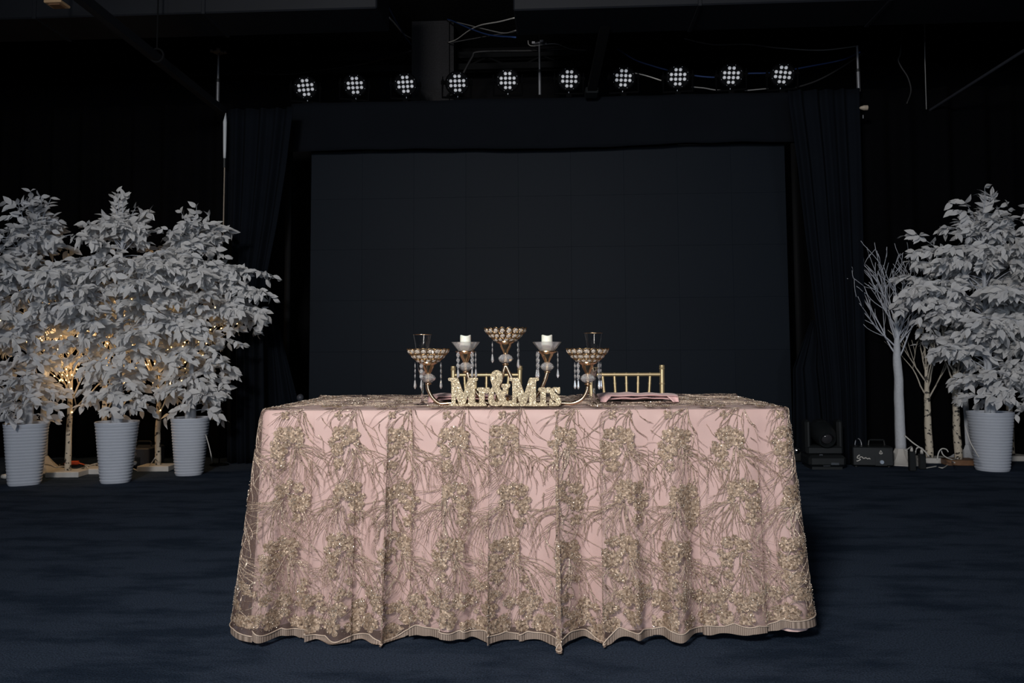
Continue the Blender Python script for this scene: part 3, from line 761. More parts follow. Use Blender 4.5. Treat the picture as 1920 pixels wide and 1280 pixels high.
def motif(surf, u, v, side, vis, lim=None):
    u += rnd.uniform(-.012, .012); v += rnd.uniform(-.01, .01)
    put_flower(surf, u + side * .022, v + .008, rnd.uniform(.025, .032), 6, vis)
    put_flower(surf, u - side * .026, v + .002, rnd.uniform(.021, .029), 6, vis)
    put_flower(surf, u - side * .03, v + .058, rnd.uniform(.024, .032), 6, vis)
    mb = rest
    for (du, dv, r) in ((.036, .040, .015), (-.024, .106, .020), (-.004, .036, .015), (-.05, .034, .014), (.0, -.016, .013)):
        flower(mb, surf, u + side * du, v + dv, r * rnd.uniform(.8, 1.2), 5, rnd.uniform(0, 6), 26)
    fan(thr, surf, u + side * .012, v + .05, side, 1.0, 23, lim)
    fan(thr, surf, u - side * .03, v + .075, -side, .55, 7, lim)
    strand(thr, surf, u - side * .02, v + .07, PI / 2 + side * 1.0, .11, .0016, -side * 1.8, .1)
    strand(thr, surf, u - side * .01, v + .08, PI / 2 + side * .6, .10, .0014, -side * 1.2, .15)
    for _ in range(6):
        strand(thr, surf, u + rnd.uniform(-.1, .1), v - rnd.uniform(-.06, .06), PI / 2 - side * .2 + rnd.uniform(-.5, .5), rnd.uniform(.05, .13), .0013, rnd.uniform(-.5, .5), .25)
for k in range(ncol):
    u = .075 + k * PER / ncol
    vis = u < S_RB or u > S_LB - .1
    for (v, side) in rows: motif(skirt_s, u + (.02 if side < 0 else 0), v, side, vis and (u < 1.9 or u > S_LB + .3 or True))
    fan(thr, skirt_s, u + .05, .0, -1, .75, 13)
    strand(thr, skirt_s, u, .02, .2, .06, .0014, 1.2, .2); flower(rest, skirt_s, u - .02, .025, .016, 4, rnd.random(), 24)
    if vis:
        pass
# dense border above the hem
nb = int(PER / .062)
for k in range(nb):
    u = k * PER / nb; vis = u < TW + .06 or u > PER - .06
    for (v, r) in ((.722, rnd.uniform(.024, .034)), (.660, rnd.uniform(.02, .03))):
        uu = u + rnd.uniform(-.012, .012) + (.03 if v < .7 else 0)
        vv = lace_len(uu % PER) - .763 + v + rnd.uniform(-.014, .014) - .012
        put_flower(skirt_s, uu, vv, r, rnd.choice((5, 6, 7)), vis)
    for _ in range(5):
        flower(rest, skirt_s, u + rnd.uniform(-.03, .03), .61 + rnd.uniform(-.05, .12), rnd.uniform(.010, .019), 5, rnd.random() * 6, 18)
    for _ in range(3):
        strand(thr, skirt_s, u + rnd.uniform(-.03, .03), .60 + rnd.uniform(-.03, .06), PI / 2 + rnd.uniform(-.9, .9), rnd.uniform(.05, .1), .0014, rnd.uniform(-.6, .6), .3, 0, (-9, 9, 0, .74))
# the top sheet
def top_s(u, v, lift): return ltop(min(max(u, -TW / 2 + .008), TW / 2 - .008), min(max(v, .006), TD - .008), lift - .001)
for i in range(10):
    for j in range(4):
        u, v, side = -.86 + i * .191, .05 + j * .19, (1, -1)[j % 2]
        fan(thr, top_s, u, v + .03, side, 1.0, 13)
        for (du, dv, r) in ((.02, .0, .026), (-.026, .0, .022), (-.03, .05, .025)):
            flower(rest, top_s, u + side * du, v + dv, r, 6, rnd.random() * 6, 26)
o = rest.build('small_sequin_flowers', [M['petal'], M['sequin']], lace); o['kind'] = 'stuff'
o = thr.build('branch_embroidery', M['thread'], lace); o['kind'] = 'stuff'

# ---------------------------------------------------------------- Mr & Mrs sign
ZT = TZ + .012
SY = TY + .030
M_OUT = [(95, 380), (120, 355), (360, 355), (385, 380), (550, 850), (700, 380), (725, 355), (960, 355), (980, 385), (970, 425), (915, 440), (890, 470), (890, 1085), (960, 1110), (980, 1150), (980, 1190), (600, 1190), (615, 1150), (690, 1130), (705, 1090), (705, 780), (575, 1190), (440, 1190), (305, 800), (305, 1090), (330, 1130), (390, 1150), (400, 1190), (110, 1190), (125, 1150), (180, 1120), (200, 1085), (195, 480), (175, 445), (110, 430)]
R_OUT = [(955, 690), (990, 650), (1140, 645), (1180, 668), (1240, 642), (1310, 648), (1345, 690), (1335, 760), (1290, 800), (1240, 810), (1205, 790), (1178, 810), (1175, 1100), (1225, 1140), (1240, 1190), (960, 1190), (965, 1150), (1015, 1120), (1030, 1085), (1025, 780), (1000, 745), (960, 725)]
A_OUT = [(1430, 610), (1400, 520), (1365, 400), (1370, 280), (1420, 180), (1500, 130), (1580, 128), (1660, 170), (1710, 270), (1715, 370), (1690, 480), (1640, 560), (1615, 600), (1650, 680), (1705, 770), (1740, 720), (1735, 660), (1700, 630), (1685, 590), (1710, 540), (1930, 535), (1950, 570), (1935, 620), (1880, 650), (1860, 700), (1790, 900), (1790, 960), (1850, 1050), (1890, 1080), (1920, 1040), (1970, 1035), (2010, 1060), (2010, 1190), (1760, 1190), (1720, 1185), (1680, 1140), (1640, 1185), (1560, 1190), (1450, 1190), (1360, 1160), (1305, 1080), (1295, 950), (1320, 820), (1370, 700)]
A_H1 = [(1500, 260), (1530, 245), (1545, 400), (1550, 425), (1525, 415), (1500, 340)]
A_H2 = [(1460, 770), (1490, 750), (1560, 880), (1610, 990), (1610, 1050), (1550, 1100), (1490, 1060), (1450, 970), (1445, 860)]
S_OUT = [(1490, 720), (1520, 670), (1580, 640), (1650, 640), (1700, 650), (1745, 635), (1760, 660), (1755, 810), (1725, 830), (1690, 815), (1650, 770), (1610, 735), (1590, 760), (1610, 810), (1690, 870), (1760, 950), (1795, 1040), (1790, 1110), (1760, 1160), (1700, 1190), (1440, 1190), (1450, 1010), (1480, 990), (1510, 1000), (1540, 1050), (1600, 1110), (1640, 1110), (1650, 1080), (1610, 1030), (1530, 980), (1480, 900), (1465, 800)]
sh = lambda P, dx: [(x + dx, y) for x, y in P]
sign = thing('letter_sign', (at(948, 768, SY).x, SY, ZT), 'gold glitter sign reading Mr&Mrs standing at the front edge of the table', 'sign')
sign['text'] = 'Mr&Mrs'
zoff = ZT + .001 - at(950, 695 + 1190 / 16, SY).z
k_ = 0
for nm, outs in (('letter_m', [M_OUT]), ('letter_r', [R_OUT]), ('ampersand', [A_OUT, A_H1, A_H2]), ('letter_m', [sh(M_OUT, 1825)]), ('letter_r', [sh(R_OUT, 1835)]), ('letter_s', [sh(S_OUT, 1680)])):
    cu = bpy.data.curves.new(nm, 'CURVE'); cu.dimensions = '2D'; cu.fill_mode = 'BOTH'; cu.extrude = .008; cu.bevel_depth = .0012; cu.bevel_resolution = 1
    c0 = at(948, 768, SY)
    for P in outs:
        sp = cu.splines.new('POLY'); sp.points.add(len(P) - 1); sp.use_cyclic_u = True
        for q, (x, y) in zip(sp.points, P):
            w_ = at(835 + x / 16, 695 + y / 16, SY); q.co = (w_.x - c0.x, w_.z - c0.z, 0, 1)
    cu.materials.append(M['sign'])
    tmp = bpy.data.objects.new('tmp', cu); C.objects.link(tmp)
    bpy.context.view_layer.update()
    me = bpy.data.meshes.new_from_object(tmp.evaluated_get(bpy.context.evaluated_depsgraph_get())); bpy.data.objects.remove(tmp)
    if not me.materials: me.materials.append(M['sign'])
    k_ += 1
    local(sign, nm, me, Matrix.Translation((c0.x, SY + (.0004 if k_ % 2 else -.0004), c0.z + zoff)) @ Matrix.Rotation(PI / 2, 4, 'X'))

# ---------------------------------------------------------------- candelabra
CY = TY + .085
cb = at(948, 765, CY)
cand = thing('candelabra', (cb.x, CY, ZT), 'five-armed gold candelabra with crystal bowls and hanging prisms behind the sign', 'candelabra')
def P_(px, py, dy=0.0): return at(px, py, CY + dy)
zc = lambda p: Vector((p.x, p.y, max(p.z, ZT + .0065)))
arms = [[(801, 719), (803, 730), (811, 745), (824, 756), (843, 766), (885, 771), (940, 772)],
        [(876, 697), (881, 715), (894, 737), (912, 755), (935, 768), (945, 772)],
        [(948, 684), (942, 704), (935, 730), (932, 755), (940, 770)],
        [(948, 684), (957, 704), (966, 727), (968, 752), (956, 770)],
        [(1026, 697), (1021, 714), (1009, 737), (991, 756), (966, 768), (952, 772)],
        [(1102, 724), (1100, 734), (1091, 748), (1075, 759), (1053, 766), (1010, 771), (956, 772)]]
for A in arms:
    b = MB(); b.tube(smooth_path([zc(P_(x, y)) for x, y in A], 6), .0068, 10); b.build('arm', M['gold_dark'], cand, smooth=True)
b = MB(); b.lathe([(0, 0), (.05, 0), (.05, .004), (.03, .009), (.012, .016), (.012, .028), (0, .03)], (cb.x, CY, ZT), 24); b.build('base', M['gold'], cand, auto=35)
def facet_ball(mb, c, r, h, n=12):
    mb.lathe([(.005, -h), (r * .5, -h * .88), (r * .82, -h * .5), (r, -h * .05), (r * .82, h * .5), (r * .5, h * .88), (.005, h)], c, n)
def ringrow(mw, mc, c, R_, z, n, rr, tilt, off):
    for k in range(n):
        a = 2 * PI * (k + off) / n
        rad = Vector((math.cos(a), math.sin(a), 0)); tan = Vector((-math.sin(a), math.cos(a), 0))
        nrm = (rad * math.cos(tilt) - Vector((0, 0, 1)) * math.sin(tilt)).normalized(); up = nrm.cross(tan)
        Mx = Matrix((tan, up, nrm)).transposed(); cc = c + rad * R_ + Vector((0, 0, z))
        mw.torus(cc, rr, .0013, Mx, 12, 4)
        mc.lathe([(0, -.003), (rr * .62, -.001), (rr * .62, .001), (rr * .3, .0035), (0, .0035)], cc, 8, Mx)
def pendant(root, top, n, seed, rz, drop_len=.034):
    p = Vector(top); mb = MB(); mr = MB(); rr = random.Random(seed)
    Rz = Matrix.Rotation(rz, 3, 'Z')
    z = 0.0
    for k in range(n):
        c = p + Vector((0, 0, z - .0065))
        mb.lathe([(0, -.003), (.0075, -.0014), (.0075, .0014), (0, .003)], c, 8, Rz @ Matrix.Rotation(PI / 2, 3, 'X'))
        mr.torus(p + Vector((0, 0, z - .0155)), .0036, .0009, Rz @ Matrix.Rotation(PI / 2 , 3, 'X') , 8, 4)
        z -= .0185
    mr.torus(p + Vector((0, 0, .002)), .0036, .0009, Rz @ Matrix.Rotation(PI / 2, 3, 'X'), 8, 4)
    o = mb.build('prism_chain', M['crystal'], root)
    mr.build('link_rings', M['steel'], o)
    d = MB(); d.lathe([(0, z), (.0025, z - .003), (.0055, z - drop_len * .68), (.0045, z - drop_len * .82), (0, z - drop_len)], p, 6, None); d.build('prism_drop', M['crystal'], o)
def gold_cone(mb, c, ztop, r):
    mb.lathe([(0, ztop + .004), (r * .6, ztop + .004), (r, ztop + .009), (r * 1.02, ztop + .006), (r * .62, ztop - .002), (.020, ztop - .009), (.013, ztop - .022), (.008, ztop - .034), (.007, ztop - .038)], c, 20)
def bowl(px, rim, ballc, neck, R_=.075, seeds=0, pend=()):
    s_ = (CY / F_PX)
    c = P_(px, ballc); rimz = (ballc - rim) * s_
    mw, mc = MB(), MB()
    H_ = rimz - .034 - .019       # height of the beaded mesh
    ringrow(mw, mc, c, R_ * .93, rimz - .0115, 18, .0122, .45, .25)
    ringrow(mw, mc, c, R_ * .74, rimz - .030, 16, .0118, .7, .75)
    ringrow(mw, mc, c, R_ * .52, rimz - .0445, 12, .0112, 1.0, .25)
    ringrow(mw, mc, c, R_ * .32, rimz - .053, 8, .0095, 1.25, .6)
    mw.build('wire_rings', M['gold_wire'], cand, smooth=True); mc.build('crystal_beads', M['bead'], cand)
    b = MB(); gold_cone(b, c, rimz - .058, .034); b.build('cup', M['gold'], cand, auto=35)
    b = MB(); facet_ball(b, c, .0275, .0165); b.build('crystal_ball', M['crystal'], cand)
    b = MB(); b.tube([c + Vector((0, 0, -.026)), c + Vector((0, 0, rimz - .09))], .005, 10); b.torus(c + Vector((0, 0, -.02)), .009, .003, None, 14, 6); b.torus(c + Vector((0, 0, .019)), .007, .002, None, 14, 6); b.build('neck', M['gold'], cand, smooth=True)
    for i, (a, n) in enumerate(pend):
        pendant(cand, c + Vector((math.cos(a) * R_ * .62, math.sin(a) * R_ * .62, rimz - .056)), n, seeds + i, a + PI / 2)
bowl(803, 653, 708.5, 719, .076, 1, ((PI + .15, 3), (-.1, 3), (-PI * .62, 3)))
bowl(948, 614, 672, 684, .076, 10, ((PI + .1, 2), (-.25, 3), (.05, 3)))
bowl(1102, 653, 709, 724, .076, 20, ((PI + .25, 3), (PI + .75, 3), (-.6, 3), (-.1, 3)))
def cupholder(px, rim, ballc, seeds, pend):
    s_ = CY / F_PX; c = P_(px, ballc); rz = (ballc - rim) * s_
    b = MB(); b.lathe([(.012, rz - .033), (.026, rz - .032), (.036, rz - .020), (.050, rz - .002), (.052, rz), (.049, rz), (.034, rz - .017), (.024, rz - .028), (.012, rz - .0285)], c, 24, wob=.015, nw=12); b.build('glass_dish', M['crystal'], cand)
    b = MB(); gold_cone(b, c, rz - .041, .036); b.build('cup', M['gold'], cand, auto=35)
    b = MB(); facet_ball(b, c, .025, .016); b.build('crystal_ball', M['crystal'], cand)
    b = MB(); b.tube([c + Vector((0, 0, -.024)), c + Vector((0, 0, rz - .07))], .005, 10); b.torus(c + Vector((0, 0, -.019)), .008, .003, None, 14, 6); b.build('neck', M['gold'], cand, smooth=True)
    for i, (a, n) in enumerate(pend):
        pendant(cand, c + Vector((math.cos(a) * .038, math.sin(a) * .038, rz - .040)), n, seeds + i, a + PI / 2)
    return c + Vector((0, 0, rz - .0275))
k1 = cupholder(873, 641, 687, 30, ((PI + .9, 3), (-.15, 3), (-.8, 3)))
k2 = cupholder(1026, 641, 687, 40, ((PI + .2, 3), (PI + .6, 3), (.1, 3)))
for (k, lab) in ((k1, 'short ivory candle in the glass dish left of the tallest bowl'), (k2, 'short ivory candle in the glass dish right of the tallest bowl')):
    t = thing('pillar_candle', k, lab, 'candle', 'candles on the candelabra')
    h_ = .051
    b = MB(); n = 20; vs_ = []
    prof = [(.018, .0005), (.0195, .002), (.0197, h_ * .5), (.0195, h_ - .002), (.0175, h_), (.010, h_ - .006), (0, h_ - .007)]
    b.lathe(prof, k, n)
    b.v = [(x, y, z + (.0022 * math.sin(math.atan2(y - k.y, x - k.x) * 2 + 1) if z - k.z > h_ * .8 else 0)) for x, y, z in b.v]
    b.build('wax', M['wax'], t, auto=40)
    b = MB(); b.tube([k + Vector((0, 0, h_ - .008)), k + Vector((.001, 0, h_ + .002))], .0009, 5); b.build('wick', M['wick'], t)

# ---------------------------------------------------------------- goblets, napkins, chargers
def goblet(px, py, label, dx=0):
    p = onz(px, py, TZ + .008)
    t = thing('goblet', p, label, 'glass', 'gold-rimmed champagne glasses')
    b = MB()
    b.lathe([(.0, 0), (.032, 0), (.032, .0015), (.012, .004), (.0042, .012), (.0036, .04), (.0045, .085), (.010, .105), (.0175, .135), (.0215, .17), (.0245, .205), (.0295, .235), (.0345, .259),
             (.0335, .259), (.0285, .235), (.0235, .205), (.0205, .17), (.0165, .136), (.009, .108), (.0, .102)], p, 32)
    b.build('glass', M['glass'], t, auto=50)
    b = MB(); b.torus(p + Vector((0, 0, .259)), .034, .0009, None, 32, 6); b.build('gold_rim', M['gold'], t, smooth=True)
goblet(792, 759, 'gold-rimmed glass behind the left end bowl of the candelabra')
goblet(1114, 760, 'gold-rimmed glass behind the right end bowl of the candelabra')
def setting(pxc, pyf, lab1, lab2, ang):
    p = onz(pxc, pyf, TZ + .01); c = Vector((p.x, p.y + .155, TZ + .008))
    t = thing('charger_plate', c, lab1, 'plate', 'glass charger plates')
    b = MB(); b.lathe([(0, .0), (.09, .0), (.105, .003), (.150, .013), (.156, .015), (.156, .0165), (.148, .0165), (.104, .0065), (0, .004)], c, 48); b.build('plate', M['glass'], t, auto=40)
    b = MB()
    for k in range(72):
        a = 2 * PI * k / 72; b.lathe([(0, -.003), (.0026, -.0015), (.0026, .0015), (0, .003)], c + Vector((.154 * math.cos(a), .154 * math.sin(a), .0185)), 6)
    b.build('beaded_rim', mat('dark_beads', (.12, .08, .06), .2, .6), t)
    # napkin folded in a long flat roll, its ends drooping over the plate's rim
    q = c + Vector((0, -.085, .012))
    nap = thing('folded_napkin', q, lab2, 'napkin', 'pink folded napkins')
    ca, sa = math.cos(ang), math.sin(ang)
    def layer(w, d0, d1, z0, th, droop, sd):
        b = MB()
        def f(u, v):
            a = v * 2 * PI; x = (u - .5) * w
            dd = (d0 + d1) / 2 + (d1 - d0) / 2 * math.cos(a); zz = z0 + th / 2 + th / 2 * math.sin(a) * (1 if abs(math.cos(a)) < .95 else .8)
            zz += -droop * max(0, abs(u - .5) * 2 - .45) ** 2 + .003 * mnoise.noise((u * 5 + sd, v * 3, 0)) + .0012 * math.sin(u * 23 + sd)
            return (q.x + x * ca - dd * sa, q.y + x * sa + dd * ca, q.z + zz)
        b.grid(f, 40, 20); n0 = 41
        b.f.append(tuple(j * n0 for j in range(20))); b.m.append(0); b.f.append(tuple(j * n0 + 40 for j in range(19, -1, -1))); b.m.append(0)
        return b
    layer(.285, -.085, .07, .001, .009, .02, 1).build('lower_fold', M['napkin'], nap, smooth=True)
    layer(.29, -.093, .07, .0105, .012, .012, 5).build('upper_fold', M['napkin'], nap, smooth=True)
    b = MB()
    for sx in (-1, 1):
        def f(u, v, sx=sx):
            x = sx * (.145 - u * .042 * (1 - .5 * v)); y = -.092 - .010 * v + .004 * math.sin(u * 5)
            z = .010 - v * .017 + .004 * u * (1 - v)
            return (q.x + x * ca - y * sa, q.y + x * sa + y * ca, q.z + z)
        b.grid(f, 8, 5)
    o = b.build('hanging_corners', M['napkin'], nap, smooth=True); o.modifiers.new('thickness', 'SOLIDIFY').thickness = .002
setting(1196, 754, 'bead-rimmed glass charger plate under the right napkin', 'pink napkin folded flat in front of the right chair', .03)
setting(876, 755, 'bead-rimmed glass charger plate under the left napkin', 'pink napkin folded flat behind the sign', -.02)

# ---------------------------------------------------------------- gold chiavari chairs
def chair(pxl, pxr, py, Y, label, rot):
    a, c = at(pxl, py, Y), at(pxr, py, Y); W = (c.x - a.x) / 2; ctr = Vector(((a.x + c.x) / 2, Y, 0)); H_ = (a.z + c.z) / 2
    t = thing('chiavari_chair', ctr, label, 'chair', 'gold chiavari chairs behind the table')
    cr, sr = math.cos(rot), math.sin(rot)
    def L(x, y, z): return ctr + Vector((x * cr - y * sr, x * sr + y * cr, z))
    def bamboo(mb, p, q, r, n=3):
        mb.tube([p, q], r, 10)
        for k in range(1, n + 1):
            m_ = p.lerp(q, k / (n + 1)); dd = (q - p).normalized() * .004
            mb.tube([m_ - dd, m_ + dd], r * 1.18, 10)
    bk = .05                      # backrest rakes away from the table
    for sx in (-1, 1):
        b = MB(); p0, p1, p2 = L(sx * W * .92, -.03, 0), L(sx * W * .94, -.06, .45), L(sx * W, .0, H_ - .012)
        b.tube([p0, p1, p2], .0125, 12); b.lathe([(.0125, -.012), (.015, -.008), (.015, -.002), (.0125, .0), (.0142, .006), (.012, .012), (0, .014)], p2, 12)
        for z in (.56, .70, .80):
            m_ = p1.lerp(p2, (z - .45) / (H_ - .46)); b.tube([m_ - Vector((0, 0, .004)), m_ + Vector((0, 0, .004))], .0148, 12)
        b.build('rear_leg', M['gold_chair'], t, auto=40)
        b = MB(); bamboo(b, L(sx * W * 1.02, -.40, 0), L(sx * W * 1.02, -.40, .43), .013); b.build('front_leg', M['gold_chair'], t, auto=40)
        b = MB()
        for z in (.15, .28): bamboo(b, L(sx * W * .95, -.05, z), L(sx * W * 1.02, -.40, z), .008, 2)
        b.build('side_stretcher', M['gold_chair'], t, auto=40)
    zt = H_ - .048
    f = lambda z: (z - .45) / (H_ - .462)
    def back(x, z): return L(x * (W * .94 + (W * .06) * f(z)), -.06 + .06 * f(z), z)
    b = MB(); bamboo(b, back(-1, zt), back(1, zt), .0095, 5); b.build('top_rail', M['gold_chair'], t, auto=40)
    for z in (.62, .545):
        b = MB(); bamboo(b, back(-1, z), back(1, z), .008, 5); b.build('back_rail', M['gold_chair'], t, auto=40)
    for k in range(5):
        x = -1 + 2 * (k + 1) / 6
        b = MB(); bamboo(b, back(x * .88, .62), back(x, zt), .0072, 4); b.build('spindle', M['gold_chair'], t, auto=40)
    b = MB(); b.tube([L(-W, -.4, .25), L(W, -.4, .25)], .008, 8); b.tube([L(-W * .93, -.05, .25), L(W * .93, -.05, .25)], .008, 8); b.build('cross_stretcher', M['gold_chair'], t)
    b = MB(); b.box(L(0, -.22, .44), (W * 2.05, .40, .025), rot, bev=.008); b.build('seat', M['gold_chair'], t)
    b = MB(); b.box(L(0, -.22, .472), (W * 1.95, .38, .04), rot, bev=.016); b.build('cushion', M['ivory'], t)
chair(850, 975, 686, 4.42, 'gold bamboo-style chair behind the sign, left of its twin', .0)
chair(1107, 1241, 684.5, 4.3, 'gold bamboo-style chair behind the right pink napkin', -.03)

# ---------------------------------------------------------------- white leafy trees in ridged pots
def leaf_mesh(k):
    rr = random.Random(k); w = rr.uniform(.44, .56); cv = rr.uniform(.1, .3); fo = rr.uniform(.05, .16)
    prof = [(0, .03), (.12, .55), (.35, 1.0), (.6, .85), (.82, .42), (1, 0)]
    vs_ = []; fs = []
    for (t, q) in prof:
        z = -cv * t * t
        vs_ += [(-q * w / 2, t, z + fo * q * .5), (0, t, z), (q * w / 2, t, z + fo * q * .5)]
    for i in range(5):
        fs += [(i * 3, i * 3 + 1, i * 3 + 4, i * 3 + 3), (i * 3 + 1, i * 3 + 2, i * 3 + 5, i * 3 + 4)]
    b = MB(); b.add(vs_, fs); return b
leafMB = [leaf_mesh(k) for k in range(6)]
leafME = [l.mesh('leaf', M['leaf'], True) for l in leafMB]
def pot(root, c, h, rt, rb, power, rot, n=19, M_='pot'):
    prof = [(0, .0), (rb * .97, .0), (rb, .006)]
    for k in range(n):
        t0, t1 = k / n, (k + 1) / n; r0, r1 = rb + (rt - rb) * t0 ** .92, rb + (rt - rb) * t1 ** .92
        z0, z1 = .006 + (h - .02) * t0, .006 + (h - .02) * t1
        prof += [(r0, z0 + .001), (r0 + .004, z0 + (z1 - z0) * .35), (r1 + .004, z0 + (z1 - z0) * .7), (r1 - .0005, z1 - .001)]
    prof += [(rt + .006, h - .012), (rt + .006, h), (rt - .004, h), (rt - .012, h - .05), (0, h - .05)]
    b = MB(); b.lathe(prof, c, 56, None, power, rot); b.build('pot', M[M_], root, auto=50)
    b = MB(); b.lathe([(0, h - .045), (rt - .014, h - .045), (rt * .6, h - .03), (0, h - .025)], c, 24, None, power, rot); b.build('filling', M['trunk'], root, smooth=True)
def leafy_tree(cpx, cpy, top, env, label, potdim, power, rot, seed, nbr=60, grp='white leafy trees in pots', lean=0.0, leaflen=.079, dens=1.35):
    rr = random.Random(seed)
    c = onz(cpx, cpy); t = thing('white_tree', c, label, 'artificial tree', grp)
    h, rt, rb = potdim; pot(t, c, h, rt, rb, power, rot)
    ztop = at(cpx, top, c.y).z
    Ht = ztop - .27
    # twin stems wound together
    b = MB(); paths = []
    for ph in (0, PI):
        P = []
        for k in range(26):
            q = k / 25; z = h - .04 + (Ht - h + .04) * q
            P.append(Vector((c.x + lean * q + .02 * math.cos(ph + q * 7) * (1 - q), c.y + .02 * math.sin(ph + q * 7) * (1 - q), z)))
        paths.append(P); b.tube(P, [.026 * (1 - .72 * k / 25) for k in range(26)], 8)
    b.build('stem', M['trunk'], t, smooth=True)
    E_ = np.array(env)      # (height fraction above pot rim, radius)
    tw_ = MB(); leaves = []
    def add_leaf(p, d, size):
        side = Vector((rr.gauss(0, 1), rr.gauss(0, 1), rr.gauss(0, .3))); y = (d + side * .5 + Vector((0, 0, -.3))).normalized()
        n = Vector((rr.gauss(0, .5), -.9 + rr.gauss(0, .5), .6 + rr.gauss(0, .45))); x = y.cross(n)
        if x.length < .05: x = y.orthogonal()
        x.normalize(); z = x.cross(y); s_ = size * rr.uniform(.75, 1.2)
        m4 = Matrix((x, y, z)).transposed().to_4x4() @ Matrix.Scale(s_, 4); m4.translation = p
        leaves.append((m4, rr.randrange(6), p.y))
    ga = 2.39996
    for k in range(nbr):
        q = (k + .5) / nbr; q = q ** .92
        z0 = h + .03 + (Ht - h - .03) * q * .97
        R_ = np.interp(q, E_[:, 0], E_[:, 1]) * rr.uniform(.7, 1.12)
        az = k * ga + rr.uniform(-.4, .4); z0 += rr.uniform(-.07, .05) * min(1, q * 5); p = Vector((c.x + lean * q, c.y, z0))
        el = rr.uniform(.45, .95) if q < .85 else rr.uniform(.9, 1.35)
        d = Vector((math.cos(az) * math.cos(el), math.sin(az) * math.cos(el), math.sin(el)))
        L_ = R_ * 1.18 / max(.35, math.cos(el) * .5 + .5); n = max(4, int(L_ / .035)); P = [p.copy()]
        for i in range(n):
            d = (d + Vector((rr.gauss(0, .06), rr.gauss(0, .06), -.9 / n * rr.uniform(.8, 1.3)))).normalized(); p = p + d * (L_ / n); P.append(p.copy())
            if i >= max(1, n * .22):
                for sd in (-1, 1):
                    for _r in range(1 if rr.random() < .62 * dens else 0):
                        sdir = (d * .5 + Vector((0, 0, 1)).cross(d) * sd * .8 + Vector((0, 0, rr.uniform(-.2, .2)))).normalized()
                        if rr.random() < .45:
                            l2 = rr.uniform(.06, .15); p2 = p.copy(); d2 = sdir.copy(); Q = [p2.copy()]
                            for j in range(3):
                                d2 = (d2 + Vector((0, 0, -.18))).normalized(); p2 = p2 + d2 * l2 / 3; Q.append(p2.copy())
                                add_leaf(p2, (d2 + d2.orthogonal() * rr.choice((-.7, .7))).normalized(), leaflen)
                                if rr.random() < .7: add_leaf(p2, (d2 - d2.orthogonal() * rr.choice((-.7, .7))).normalized(), leaflen)
                            tw_.tube(Q, [.0022, .002, .0016, .001], 4, False)
                        else: add_leaf(p, sdir, leaflen)
        tw_.tube(P, [.0045 * (1 - .75 * i / len(P)) for i in range(len(P))], 5, False); add_leaf(p, d, leaflen)
    # upright leader shoots
    for k in range(6):
        p = Vector((c.x + lean, c.y, Ht - .04)); d = Vector((rr.uniform(-.5, .5) * (k > 0), rr.uniform(-.3, .2), 1)).normalized(); P = [p.copy()]
        L_ = (ztop - p.z) * (1.0 if k == 0 else rr.uniform(.6, .95)); n = 6
        for i in range(n):
            d = (d + Vector((rr.gauss(0, .08), rr.gauss(0, .08), 0))).normalized(); p = p + d * L_ / n; P.append(p.copy())
            for sd in (-1, 1): add_leaf(p, (d * .5 + Vector((sd, rr.uniform(-.5, .5), .8))).normalized(), leaflen * .9)
        tw_.tube(P, [.004 - .0004 * i for i in range(len(P))], 5, False)
    o = tw_.build('twigs', M['whitetwig'], t, smooth=True)
    leaves.sort(key=lambda l: l[2])
    for (m4, k, _) in leaves[:298]: local(t, 'leaf', leafME[k], m4)
    b = MB()
    for (m4, k, _) in leaves[298:]: b.add([m4 @ Vector(v) for v in leafMB[k].v], leafMB[k].f)
    o = b.build('leaves', M['leaf'], t, smooth=True); o['kind'] = 'stuff'
    return t
envA = [(0, .13), (.07, .20), (.17, .14), (.28, .19), (.40, .42), (.58, .52), (.70, .46), (.82, .29), (.92, .15), (1, .06)]
leafy_tree(46, 907, 360, envA, 'white leafy tree in the squarish ridged pot nearest the left edge', (.455, .148, .108), 3.4, .55, 21, 112, lean=.03)
leafy_tree(217, 903, 359, envA, 'white leafy tree in the second ridged pot, between two lit birches', (.455, .150, .104), 2.6, .4, 22, 112)
leafy_tree(355, 889, 388, [(0, .14), (.07, .20), (.17, .14), (.28, .20), (.40, .40), (.6, .50), (.75, .43), (.86, .27), (.94, .14), (1, .06)], 'white leafy tree in a ridged pot closest to the table', (.455, .144, .104), 2.5, .3, 23, 112, lean=.0)
leafy_tree(1861, 881, 352, [(0, .10), (.06, .18), (.14, .20), (.25, .32), (.45, .48), (.62, .54), (.76, .40), (.86, .24), (.94, .12), (1, .05)], 'white leafy tree in the round ridged pot beside the bare twig trees', (.465, .165, .122), 2.0, .0, 24, 112)
leafy_tree(1985, 886, 372, [(0, .18), (.1, .22), (.3, .34), (.5, .44), (.7, .40), (.85, .24), (1, .06)], 'white leafy tree cut off by the right edge, past the round pot', (.465, .165, .122), 2.0, .0, 25, 90)

